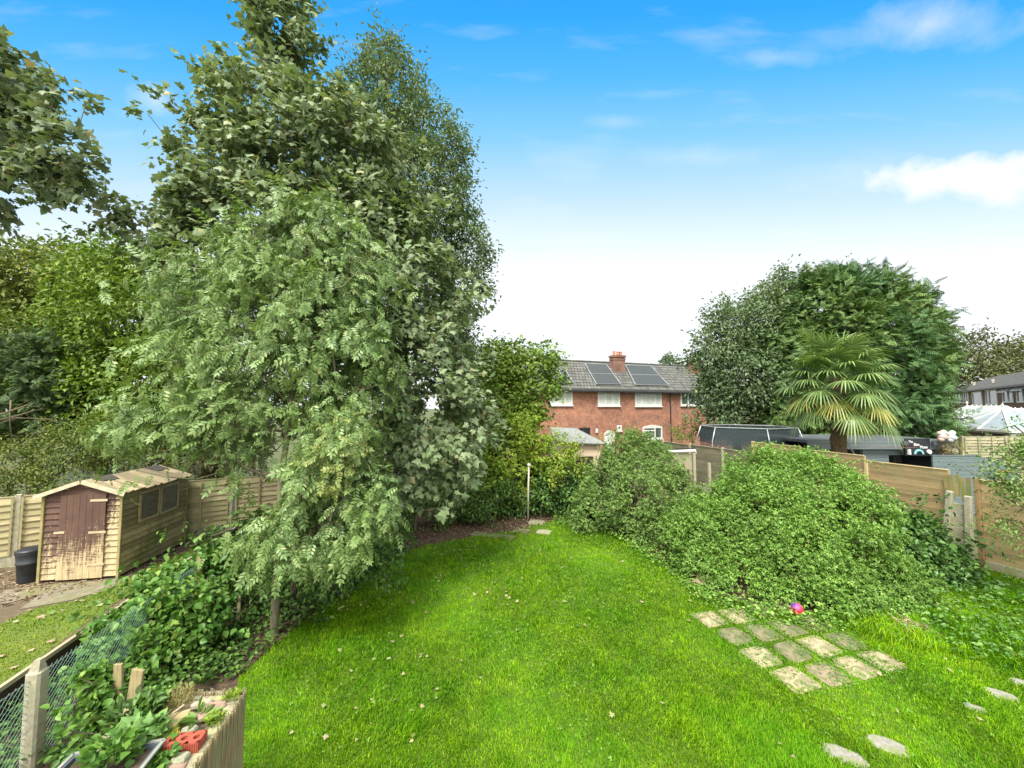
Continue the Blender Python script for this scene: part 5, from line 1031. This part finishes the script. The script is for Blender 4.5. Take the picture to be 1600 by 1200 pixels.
def terrace(name, label, sa, sb_, windows, panels, chimneys, pipes, extra=None):
    P = HP + HD * sa; root = thing(name, label, 'house', P, R(20)); w = sb_ - sa; EZ = 5.2; RZ = 7.75; RD = 3.4; D = 6.8
    def lx(px): return h_s(px) - sa
    m = MB(); m.add([(0, 0, 0), (w, 0, 0), (w, 0, EZ), (0, 0, EZ), (0, D, 0), (w, D, 0), (w, D, EZ), (0, D, EZ), (0, RD, RZ), (w, RD, RZ)], [(0, 1, 2, 3), (5, 4, 7, 6), (4, 0, 3, 8, 7), (1, 5, 6, 9, 2)]); m.build('wall', BRICK, root)
    m = MB(); e = .3; k = (RZ - EZ) / RD
    m.quad((-.0, -e, EZ - e * k + .08), (w, -e, EZ - e * k + .08), (w, RD, RZ + .08), (0, RD, RZ + .08), .06); m.quad((w, RD, RZ + .08), (w, D + e, EZ), (0, D + e, EZ), (0, RD, RZ + .08)); m.tube([(0, RD, RZ + .09), (w, RD, RZ + .09)], .1, 8)
    rf = m.build('roof', TILE, root)
    MB().box((w / 2, -e - .06, EZ - e * k + .02), (w, .12, .13)).build('gutter', BLACK, root)
    MB().box((w / 2, -.14, EZ - .14), (w, .24, .2)).build('soffit', plain('black_soffit', (.03, .03, .03), (.05, .05, .05), 5, .6, 0), root)
    for (px0, px1, py0, py1, li, arched, tr, gl) in windows:
        mid = (px0 + px1) / 2; z1, z0 = h_z(mid, py0), h_z(mid, py1); window(root, lx(px0), lx(px1), z0, z1, li, 0, arched, tr, glass=gl)
    rn = Vector((0, -k, 1)).normalized()
    Mi = root.matrix_basis.inverted() if False else Matrix.Translation(P) @ Matrix.Rotation(R(20), 4, 'Z'); Mi = Mi.inverted()
    Rw = Matrix.Rotation(R(20), 3, 'Z'); PN = Rw @ rn; PP = P + Vector((0, 0, EZ + .2))
    for q in panels:
        c = [Mi @ rplane(x, y, PP, PN) for x, y in q]; m = MB(); m.quad(c[3], c[2], c[1], c[0], .05)
        o = m.build('solar_panel', SOLAR, root); fr = MB()
        for i in range(4): fr.beam(c[i], c[(i + 1) % 4], .06, .05)
        a, b = (c[0] + c[3]) / 2, (c[1] + c[2]) / 2; fr.beam(a, b, .04, .04); fr.build('frame', METAL, o)
    for (px, w_, z0, z1, yy) in chimneys:
        x = lxd(px, yy, sa); m = MB(); m.box((x, yy, (z0 + z1) / 2), (w_, .75, z1 - z0)); m.box((x, yy, z1 - .06), (w_ + .14, .89, .18)); m.box((x, yy, z1 - .35), (w_ + .08, .83, .1)); ch = m.build('chimney', brick_mat('chimney_brick', (.20, .085, .055), (.13, .06, .045), (.3, .24, .19)), rf)
        for i in (-.3, .05, .32): MB().lathe([(.13, 0), (.12, .3), (.14, .32), (.14, .37), (.1, .37)], (x + i * w_, yy, z1 + .03), 12).build('chimney_pot', plain('terracotta', (.50, .20, .10), (.38, .15, .08), 8, .85, .1), rf)
    for px in pipes: MB().tube([(lx(px), -.1, 0), (lx(px), -.1, EZ - .2)], .045, 8).build('downpipe', BLACK, root)
    if extra: extra(root, lx)
    return root
def extraA(root, lx):
    m = MB(); x = lx(951); z1 = h_z(951, 672); 
    n = 10; vs = [(x - .5, -.04, 0), (x + .5, -.04, 0), (x + .5, -.04, z1 - .3)] + [(x + .5 - 1.0 * k / n, -.04, z1 - .3 + .3 * math.sin(math.pi * k / n)) for k in range(1, n)] + [(x - .5, -.04, z1 - .3)]
    k = len(vs); m.add(vs + [(a, .0, c) for a, b, c in vs], [tuple(range(k))] + [(i, k + i, k + (i + 1) % k, (i + 1) % k) for i in range(k)]); m.build('door', WHITE, root)
    m = MB(); m.lathe([(.1, 0), (.11, .3), (.05, .32)], (lx(931), -.08, h_z(931, 676)), 10); m.build('flue', WHITE, root)
    m = MB(); m.box((lx(913), -.01, h_z(913, 690) + .35), (.95, .05, 1.5)); m.build('doorway', BLACK, root)
SPA = [[(914, 568), (947, 569), (970, 600), (932, 600)], [(977, 570), (1016, 571), (1045, 602), (993, 601)], [(873, 575), (884, 580), (896, 598), (880, 599)]]
terrace('brick_terrace_house', 'red brick house with solar panels either side of its chimney', h_s(800), h_s(1047), [(859, 894, 609, 633, (.33, .66), False, None, CURT), (934, 968, 610.5, 634, (.33, .66), False, (.33, .66, .72), CURT), (992, 1033, 611, 634.5, (.25, .75), False, (.25, .75, .75), CURT), (1003, 1033, 667, 686, (.62,), True, (0, .62, .7), GLASS), (963, 970, 664.5, 673, (), False, None, GLASS)], SPA, [(965, 1.15, 6.3, 8.35, 2.5)], [1046], extraA)
terrace('brick_terrace_house', 'red brick house half hidden by the grey-green tree, plain tiled roof', h_s(1047), h_s(1185), [(1063, 1108, 611, 633.5, (.25, .5, .75), False, None, GLASS), (1138, 1167, 612, 632, (.5,), False, None, GLASS)], [], [(1085, 1.1, 6.3, 8.3, 2.5)], [])
# antenna
c = dp(966, 552, 32.4); m = MB(); m.tube([(0, 0, 0), (0, 0, 1.0)], .02, 5); m.beam((-.25, 0, .95), (.25, 0, .95), .02, .02)
for k in range(4): m.beam((-.2 + k * .13, -.2, .95), (-.2 + k * .13, .2, .95), .012, .012)
o = m.build('tv_aerial', METAL); o.location = (c.x, 32.6, 8.3); tag(o, 'small television aerial on the chimney between the solar panels', 'aerial')

# right-hand houses
P2 = dp(1600, 598, 28); P1 = dp(1482, 612, 45); EZR = 5.45; hd = Vector((P1.x - P2.x, P1.y - P2.y, 0)); Lr = hd.length; hd.normalize(); RP = Vector((P2.x, P2.y, 0)) - hd * 9
ra = math.atan2(-hd.y, -hd.x); RE = Vector((P1.x, P1.y, 0))          # local x runs from the far end towards the camera
def right_house():
    root = thing('brown_brick_terrace', 'low dark brown brick terrace behind the white conservatories', 'house', RE, ra); w = Lr + 12; D = 7
    n_ = Vector((-hd.y, hd.x, 0)); 
    def lx(px, y=620): return (rplane(px, y, RE, n_) - RE).dot(-hd)
    def lz(px, py): return rplane(px, py, RE, n_).z
    s = -1 if (Matrix.Rotation(ra, 3, 'Z') @ Vector((0, 1, 0))).dot(Vector((RE.x, RE.y, 0))) < 0 else 1    # which local y leads away from the camera
    m = MB(); m.add([(0, 0, 0), (w, 0, 0), (w, 0, EZR), (0, 0, EZR), (0, s * D, 0), (w, s * D, 0), (w, s * D, EZR), (0, s * D, EZR), (0, s * D / 2, EZR + 1.6), (w, s * D / 2, EZR + 1.6)], [(0, 1, 2, 3), (5, 4, 7, 6), (4, 0, 3, 8, 7), (1, 5, 6, 9, 2)]); m.build('wall', BRICK_D, root)
    m = MB(); m.quad((-.3, -s * .4, EZR - .1), (w, -s * .4, EZR - .1), (w, s * D / 2, EZR + 1.7), (-.3, s * D / 2, EZR + 1.7), .05); m.quad((-.3, s * D / 2, EZR + 1.7), (w, s * D / 2, EZR + 1.7), (w, s * D, EZR), (-.3, s * D, EZR), .05); rf = m.build('roof', TILE_D, root)
    MB().box((w / 2, -s * .42, EZR - .12), (w, .1, .16)).build('gutter', BLACK, root)
    for px in (1497, 1523, 1574): MB().lathe([(.09, 0), (.09, .25), (.13, .27), (.13, .33), (.05, .36)], (lx(px), s * 1.2, EZR + .55), 8).build('roof_vent', plain('pale_vent', (.6, .5, .45), (.5, .42, .38), 5, .7, 0), rf)
    for (x0, x1, y0, y1, li) in ((1492, 1502, 613.5, 630, (.5,)), (1504, 1514, 612, 630, (.33, .66)), (1520, 1535, 612, 633, ()), (1541, 1559, 609, 632.5, (.3,)), (1568, 1584, 607, 629, (.5,)), (1590, 1609, 604, 629, (.5,))):
        a, b = sorted((lx(x0), lx(x1))); mid = (x0 + x1) / 2; f = MB(); z1, z0 = lz(mid, y0), lz(mid, y1)
        fw = .09
        f.box(((a + b) / 2, -s * .02, z0 + fw / 2), (b - a, .1, fw)); f.box(((a + b) / 2, -s * .02, z1 - fw / 2), (b - a, .1, fw))
        for x in [a + fw / 2, b - fw / 2] + [a + (b - a) * l_ for l_ in li]: f.box((x, -s * .02, (z0 + z1) / 2), (fw, .095, z1 - z0 - 2 * fw))
        if x0 in (1568, 1590): f.quad((a, -s * .05, z1), (b, -s * .05, z1), (b, -s * .4, z1 - .32), (a, -s * .4, z1 - .32), .03)
        wn = f.build('window', WHITE, root); MB().box(((a + b) / 2, -s * .005, (z0 + z1) / 2), (b - a - .04, .02, z1 - z0 - .04)).build('pane', GLASS, wn)
right_house()
def conservatory(name, label, c, rz, w, d, wall_h, rise):
    root = thing(name, label, 'conservatory', c, rz)
    x, y = w / 2, d / 2; m = MB(); m.box((0, 0, .3), (w - .04, d - .04, .6)); m.build('dwarf_wall', BRICK_D, root)
    cor = [(-x, -y), (x, -y), (x, y), (-x, y)]
    f = MB()
    for i in range(4):
        a, b = Vector((*cor[i], 0)), Vector((*cor[(i + 1) % 4], 0)); n = max(2, int((b - a).length / .95))
        for z, hh in ((.64, .08), (wall_h - .55, .07), (wall_h - .05, .14)): f.beam(a + Vector((0, 0, z)), b + Vector((0, 0, z)), .1, hh * 1.5)
        for k in range(n + 1):
            p = a.lerp(b, k / n); f.box((p.x, p.y, (wall_h + .6) / 2), (.2 if k in (0, n) else .12, .2 if k in (0, n) else .12, wall_h - .6))
    fr = f.build('frame', WHITE, root)
    g = MB()
    for i in range(4):
        a, b = Vector((*cor[i], .68)) * 1, Vector((*cor[(i + 1) % 4], .68)); a.x *= .985; a.y *= .985; b.x *= .985; b.y *= .985
        g.quad(a, b, b + Vector((0, 0, wall_h - .75)), a + Vector((0, 0, wall_h - .75)))
    g.build('glazing', GLASS, root)
    ov = .12; e = [Vector((sx * (x + ov), sy * (y + ov), wall_h)) for sx, sy in ((-1, -1), (1, -1), (1, 1), (-1, 1))]
    ra_, rb_ = Vector((-x * .25, 0, wall_h + rise)), Vector((x * .7, 0, wall_h + rise))
    m = MB(); m.add(e + [ra_, rb_], [(0, 1, 5, 4), (1, 2, 5), (2, 3, 4, 5), (3, 0, 4)]); m.build('roof', plain('white_polycarbonate', (.30, .33, .34), (.22, .26, .28), 2, .35, 0, spec=.5), root)
    m = MB(); up = Vector((0, 0, .02))
    for p, q in ((e[0], ra_), (e[1], rb_), (e[2], rb_), (e[3], ra_), (ra_, rb_)): m.beam(p + up, q + up, .08, .06)
    for k in range(1, 5):
        t = k / 5; m.beam(e[0].lerp(e[1], t) + up, ra_.lerp(rb_, t) + up, .04, .04); m.beam(e[3].lerp(e[2], t) + up, ra_.lerp(rb_, t) + up, .04, .04)
    for k in (1, 2): t = k / 3; m.beam(e[3].lerp(e[0], t) + up, ra_ + up, .04, .04)
    for i in range(4): m.beam(e[i] - up, e[(i + 1) % 4] - up, .1, .11)
    m.build('glazing_bar', WHITE, root)
    m = MB(); m.lathe([(.05, 0), (.06, .06), (.02, .1), (.055, .2), (.008, .36)], tuple(ra_), 8)
    n = 7
    for k in range(n): p = ra_.lerp(rb_, (k + 1) / (n + 1)); m.lathe([(.02, .0), (.03, .05), (.01, .09)], tuple(p + up), 6)
    m.build('finial', WHITE, root)
cA = dp(1522, 672, 24.5); conservatory('conservatory', 'farther white conservatory, its ridge crest against the brown brick', (dp(1528, 650, 25).x, 25, 0), R(-22), 3.8, 4.2, 2.6, 1.2)
cB = dp(1590, 672, 20); conservatory('conservatory', 'nearer and larger white conservatory with a finial at the right edge', (dp(1588, 650, 20.5).x, 20.5, 0), R(-10), 4.6, 4.4, 2.6, 1.05)
Fb = dp(1502, 700, 17.2)
fence('panel_fence', 'faded grey panels in front of the white conservatories', Vector((Fb.x, Fb.y, 0)), Vector((1, -.05, 0)).normalized(), [(1.83, 2.45, .3, 1), (1.83, 2.45, .3, 1), (1.83, 2.45, .3, 1)], W_GREY, W_GREY, posts='wood')

# ------------------------------------------------------------------ garden bar
def bar():
    Y = 15.0; s = Y / FPX; X = lambda px: (px - 800) * s; Z = lambda py: dp(1400, py, Y).z
    x0, x1 = X(1256), X(1476); root = thing('garden_bar', 'long flat-roofed slate-grey garden bar behind the golden fence', 'bar', (x0, Y, 0)); w = x1 - x0; zt = Z(687); zf = Z(700)
    l_ = lambda px: X(px) - x0
    m = MB(); m.box((l_(1295) / 2, .4, zf / 2), (l_(1295), .06, zf)); m.box(((l_(1342) + l_(1382)) / 2, .0, zf / 2), (l_(1382) - l_(1342), .06, zf)); m.box(((l_(1455) + w) / 2, 0, zf / 2), (w - l_(1455), .06, zf))
    m.box(((l_(1382) + l_(1455)) / 2, 0, (Z(711) + zf) / 2), (l_(1455) - l_(1382), .06, zf - Z(711))); m.box((l_(1342), .55, zf / 2), (.06, 1.04, zf)); m.box((w / 2, 3.0, zf / 2), (w, .06, zf)); m.box((w - .03, 1.5, zf / 2), (.05, 2.9, zf)); m.box((.03, 1.7, zf / 2), (.05, 2.5, zf)); m.build('wall', SLATE, root)
    m = MB(); m.box(((l_(1295) + l_(1342)) / 2, .75, zf / 2), (l_(1342) - l_(1295) - .08, .05, zf - .01)); m.build('doorway', BLACK, root)
    m = MB(); m.box((w / 2, 1.4, zt - .06), (w + .2, 3.2, .1)); m.build('roof', plain('grey_felt_roof', (.09, .105, .105), (.06, .07, .075), 4, .8, .1), root)
    m = MB(); m.box((w / 2, -.22, (zt + zf) / 2 - .02), (w + .24, .04, zt - zf)); m.build('fascia', SLATE2, root)
    m = MB(); m.box(((l_(1382) + l_(1455)) / 2, 1.3, 1.0), (l_(1455) - l_(1382) - .1, .05, 1.96)); m.build('back_bar', BLACK, root)
    m = MB(); m.box(((l_(1382) + l_(1455)) / 2, .05, 1.05), (l_(1455) - l_(1382) + .02, .35, .06)); m.box(((l_(1382) + l_(1455)) / 2, .02, .51), (l_(1455) - l_(1382) - .06, .04, 1.01)); m.build('counter', SLATE2, root)
    def item(nm, mb, mat, lb, cat, px, py, yo=0):
        o = mb.build(nm, mat); o.location = (X(px), Y + yo, Z(py)); tag(o, lb, cat); return o
    # sign
    sg = thing('bar_sign', 'black sign reading The Blue Moon in white on the bar fascia', 'sign', (X(1417), Y - .27, Z(697.5)))
    MB().box((0, 0, 0), (38 * s, .03, 26 * s)).build('board', plain('black_sign_board', (.01, .012, .016), (.02, .022, .03), 4, .4, 0), sg)
    WL = plain('white_lettering', (.80, .82, .82), (.7, .72, .72), 4, .5, 0)
    for txt, px, py, sz in (('The', 1406.5, 689.3, .13), ('Blue', 1415.2, 693.6, .155), ('Moon', 1426, 697.6, .155)):
        cu = bpy.data.curves.new('lettering', 'FONT'); cu.body = txt; cu.size = sz; cu.extrude = .004; cu.align_x = 'CENTER'; cu.align_y = 'CENTER'
        t = bpy.data.objects.new('lettering', cu); COL.objects.link(t); dg = bpy.context.evaluated_depsgraph_get(); me = bpy.data.meshes.new_from_object(t.evaluated_get(dg)); COL.objects.unlink(t); bpy.data.objects.remove(t)
        me.materials.clear(); me.materials.append(WL); o = bpy.data.objects.new('lettering', me); COL.objects.link(o); o.parent = sg; o.location = ((px - 1417) * s, -.021, (697.5 - py) * s); o.rotation_euler = (R(90), 0, 0); o.scale = (.8, 1, 1)
    m = MB(); n = 14
    for k in range(n):
        a0, a1 = math.pi * (k / n), math.pi * ((k + 1) / n); r0, r1 = .12, .19; m.quad((r0 * math.cos(a0), 0, r0 * math.sin(a0)), (r0 * math.cos(a1), 0, r0 * math.sin(a1)), (r1 * math.cos(a1), 0, r1 * math.sin(a1)), (r1 * math.cos(a0), 0, r1 * math.sin(a0)), .02)
    o = m.build('arch_emblem', plain('teal_paint', (.25, .55, .52), (.12, .35, .38), 8, .5, 0), sg); o.location = ((1417.5 - 1417) * s, -.03, (697.5 - 708) * s)
    item('beer_pump', MB().add([(-.05, 0, -.1), (.05, 0, -.1), (.04, 0, .1), (-.04, 0, .1), (-.05, .08, -.1), (.05, .08, -.1), (.04, .08, .1), (-.04, .08, .1)], [(0, 1, 2, 3), (7, 6, 5, 4), (0, 4, 5, 1), (2, 6, 7, 3), (0, 3, 7, 4), (1, 5, 6, 2)]), WHITE, 'small white tapered lantern under the left end of the bar sign', 'lamp', 1402.5, 704.5, -.34)
    def disc(r, th): return MB().lathe([(r, 0), (r, th * .8), (r * .9, th)], n=20)
    for px, py, r, lb in ((1432.5, 704.5, .085, 'small round white lamp under the right end of the bar sign'),):
        o = item('round_lamp', disc(r, .05), WHITE, lb, 'lamp', px, py, -.3); o.rotation_euler = (R(90), 0, 0)
    ck = thing('wall_lamp', 'round white-faced drum lamp right of the bar opening', 'lamp', (X(1469), Y - .25, Z(703)), 0)
    o = MB().lathe([(.13, 0), (.13, .2), (.12, .21)], n=20).build('housing', BLACK, ck, True); o.rotation_euler = (R(90), 0, 0); o.location = (-.05, .05, 0)
    o = MB().lathe([(.115, 0), (.115, .03), (.1, .04)], n=20).build('face', WHITE, ck); o.rotation_euler = (R(90), 0, 0); o.location = (-.05, -.16, 0)
    for px, lb in ((1396, 'small grey floodlight left of the bar sign'), (1441, 'small grey floodlight right of the bar sign')):
        m = MB(); m.box((0, 0, 0), (.16, .1, .14)); m.box((0, .08, .02), (.05, .1, .05)); item('floodlight', m, plain('dark_grey_metal', (.08, .09, .1), (.06, .06, .07), 5, .5, 0), lb, 'floodlight', px, 691, -.34)
    m = MB(); m.box((0, 0, 0), (.16, .04, .07)); m.box((-.1, .02, -.01), (.07, .08, .1)); item('bulkhead_light', m, WHITE, 'small white oblong light beside the round drum lamp', 'lamp', 1457, 697, -.1)
    # bottles and mirror inside
    m = MB(); m.box((0, 0, 0), (.55, .03, .42)); o = item('picture_frame', m, plain('grey_frame', (.16, .17, .17), (.1, .11, .11), 5, .4, 0), 'grey framed picture hanging inside the dark bar opening', 'picture', 1427, 720, 1.22); MB().box((0, -.02, 0), (.47, .01, .34)).build('picture', plain('dark_mirror', (.04, .05, .05), (.1, .12, .12), 6, .15, 0, spec=.7), o)
    m = MB(); m.box((0, 0, 0), (.32, .03, .5)); item('menu_board', m, plain('faded_poster', (.22, .23, .18), (.12, .13, .1), 10, .7, 0), 'faded upright board at the right end inside the bar', 'board', 1445, 720, 1.22)
    # striped guy rope / pole
    a, b = dp(1325, 692, 13.6), dp(1340, 719, 12.6); m = MB(); m.tube([(0, 0, 0), b - a], .018, 6); o = m.build('pink_pole', plain('pale_pink_paint', (.62, .42, .46), (.5, .33, .36), 20, .5, 0)); o.location = a; tag(o, 'thin pink slanting pole beside the palm trunk', 'pole')
    a, b = dp(1345, 694, 14.2), dp(1432, 699, 14.4); m = MB(); m.tube([(b - a) * (k / 10) + Vector((0, 0, -.06 * math.sin(math.pi * k / 10))) for k in range(11)], .008, 4); o = m.build('cable', plain('dull_red_cable', (.3, .12, .12), (.2, .1, .1), 5, .6, 0)); o.location = a; tag(o, 'thin dull red cable strung across the bar front', 'cable')
    # slate screen fence in front
    Y2 = 13.6; p0, p1 = dp(1456, 712, Y2), dp(1530, 713, Y2); root = thing('slate_screen_fence', 'slate-blue boarded screen right of the bar opening', 'fence', (p0.x, Y2, 0)); w = p1.x - p0.x; h = p0.z
    MB().box((w / 2, 0, h / 2), (w, .05, h)).build('boarding', SLATE, root); MB().box((w / 2, -.0, h + .012), (w + .04, .09, .02)).build('cap', SLATE2, root)
    m = MB(); n = 8; vs = []
    for k in range(n + 1): x = w + .03 + 1.3 * k / n; z = h - .05 - .35 * (k / n) ** 1.6; vs += [(x, 0, 0), (x, 0, z), (x, .05, 0), (x, .05, z)]
    m.add(vs, [f for k in range(n) for f in ((4 * k, 4 * k + 4, 4 * k + 5, 4 * k + 1), (4 * k + 2, 4 * k + 3, 4 * k + 7, 4 * k + 6), (4 * k + 1, 4 * k + 5, 4 * k + 7, 4 * k + 3))]); m.build('wing', SLATE, root)
    P = [dp(1562, 752, 10.5), dp(1561, 742, 10.5), dp(1566, 737, 10.5), dp(1576, 736, 10.5), dp(1583, 739, 10.5)]; l0 = P[0]; o = MB().tube([p - l0 for p in P], .03, 8).build('red_hose', plain('red_rubber', (.55, .12, .07), (.42, .09, .05), 6, .5, 0), smooth=True); o.location = l0; tag(o, 'orange-red hose loop glimpsed through the arching bush at right', 'hose')
    # brown basket plant with ornaments
    pc = dp(1482, 699, 14.6); o = thing('dry_topiary', 'brown ball-shaped dried bush at the end of the bar', 'bush', (pc.x, 14.6, 0)); C_, D_ = sample_blobs([(np.array([0, 0, pc.z]), np.array([.36, .36, .34]))], 120, .5, 0, 4); crown('foliage', C_, D_, 10, .06, NARROW, leafmat('dried_leaf', [(0, (.16, .13, .05)), (.6, (.28, .22, .10)), (1, (.18, .22, .06))], .1), o, .1, .08, 4); MB().tube([(0, 0, 0), (0, 0, pc.z)], .04, 7).build('stem', TWIG, o)
    for i, (px, py, cols, lb) in enumerate(((1472, 682, ((.5, .42, .38), (.5, .22, .16)), 'white and pink garden ornament on top of the dried bush'), (1486, 683, ((.48, .5, .5), (.2, .32, .48)), 'white and pale blue garden ornament beside the pink one'))):
        p = dp(px, py, 14.5); m = MB()
        for (dx, dz, r) in ((0, 0, .14), (.06, .15, .1), (-.09, .12, .08), (.12, -.03, .09), (-.05, -.1, .1)): m.lathe([(max(.004, r * math.sin(math.pi * k / 8)), -r * math.cos(math.pi * k / 8)) for k in range(9)], (dx, 0, dz), 10)
        q = m.build('garden_ornament', plain('ornament_paint_' + 'ab'[i], cols[0], cols[1], 7, .5, 0, lo=.48, hi=.6), smooth=True); q.location = p; tag(q, lb, 'ornament')
bar()
# ------------------------------------------------------------------ trampoline
def trampoline():
    Y = 17.6; c = dp(1166, 668, Y); root = thing('trampoline', 'round garden trampoline with dark net enclosure beyond the fence', 'trampoline', (c.x, Y, 0)); r = 2.05; zt = 2.88; zm = .85
    n = 6; P = [(r * math.cos(2 * math.pi * (k + .35) / n), r * math.sin(2 * math.pi * (k + .35) / n)) for k in range(n)]
    for (x, y) in P:
        k = .86; MB().tube([(x * 1.04, y * 1.04, 0), (x * 1.04, y * 1.04, 1.6), (x * 1.02, y * 1.02, 2.3), (x * .93, y * .93, zt)], .024, 8).build('pole', METAL, root, True)
    m = MB(); m.tube([(P[k % n][0] * .93, P[k % n][1] * .93, zt) for k in range(n + 1)], .022, 6); m.build('top_rail', METAL, root)
    def net(mat, z0, z1, nm, a, b):
        m = MB(); seg = 36
        def pt(t, f): i = int(t * n) % n; u = t * n - int(t * n); A, Bq = Vector((*P[i], 0)), Vector((*P[(i + 1) % n], 0)); return A.lerp(Bq, u) * f
        for k in range(seg): p, q = pt(k / seg, a), pt(((k + 1) % seg) / seg, a); p2, q2 = pt(k / seg, b), pt(((k + 1) % seg) / seg, b); m.add([(p.x, p.y, z0), (q.x, q.y, z0), (q2.x, q2.y, z1), (p2.x, p2.y, z1)], [(0, 1, 2, 3)])
        m.build(nm, mat, root)
    def netmat(name, alpha, c):
        m, nt, b, out = new_mat(name); b.inputs['Base Color'].default_value = (*c, 1); b.inputs['Roughness'].default_value = .8; t = nt.nodes.new('ShaderNodeBsdfTransparent'); mx = nt.nodes.new('ShaderNodeMixShader'); mx.inputs[0].default_value = alpha
        nt.links.new(t.outputs[0], mx.inputs[1]); nt.links.new(b.outputs[0], mx.inputs[2]); nt.links.new(mx.outputs[0], out.inputs[0]); return m
    net(netmat('dark_safety_net', .8, (.02, .035, .04)), 2.12, zt - .03, 'net', .97, .92); net(netmat('thin_safety_net', .35, (.05, .06, .06)), zm, 2.12, 'lower_net', .97, .97)
    m = MB(); m.lathe([(r * .98, zm), (r * .98, zm + .03), (.01, zm + .031)], n=30); m.build('mat', BLACK, root); m = MB(); m.lathe([(r * 1.05, zm - .05), (r * 1.05, zm + .05), (r * .88, zm + .06), (r * .88, zm - .05)], n=30); m.build('pad', plain('navy_pad', (.03, .05, .1), (.02, .04, .08), 5, .6, 0), root)
trampoline()
# outbuilding behind the lawn end
Y = 19.5; a = dp(872, 690, Y); b = dp(940, 690, Y)
ob = thing('outbuilding', 'pale peach rendered outbuilding with grey lichened roof behind the yellow-green tree', 'outbuilding', (a.x, Y, 0), R(8)); w = b.x - a.x; zt = dp(900, 690, Y).z
MB().box((w / 2, 1.2, zt / 2), (w, 2.4, zt)).build('wall', plain('peach_render', (.62, .48, .36), (.50, .40, .30), 3, .9, .1), ob)
MB().quad((-.2, -.25, zt - .02), (w + .3, -.25, zt - .12), (w * .6, 1.3, zt + .6), (-.1, 1.3, zt + .65), .07).quad((w + .3, -.25, zt - .12), (w + .3, 2.7, zt - .12), (w * .6, 1.3, zt + .6), (w * .6, 1.3, zt + .6), .03).build('roof', plain('lichened_grey_roof', (.24, .25, .23), (.15, .165, .15), 7, .9, .3), ob)
Y = 15.6; p = dp(1041, 706, Y); q = dp(1086, 704, Y); pr = thing('pipe_rail', 'white pipe rail on two short posts in front of the weathered grey fence', 'rail', (p.x, Y, 0)); L = q.x - p.x
MB().tube([(0, 0, p.z), (L, 0, q.z), (L + .04, 0, q.z - .15)], .055, 8).build('pipe', WHITE, pr, True); MB().tube([(0, -.0, p.z + .11), (L, 0, q.z + .1)], .02, 6).build('pipe', BLACK, pr)
for x in (L - .05, L + .55): MB().chbox((x, 0, (q.z - .1 - (x > L) * .4) / 2), (.1, .1, q.z - .1 - (x > L) * .4), .006).build('post', CONC_PALE, pr)
MB().box((L * .45, .06, q.z - .45), (L * .9, .03, .62)).build('board', W_GREY, pr)
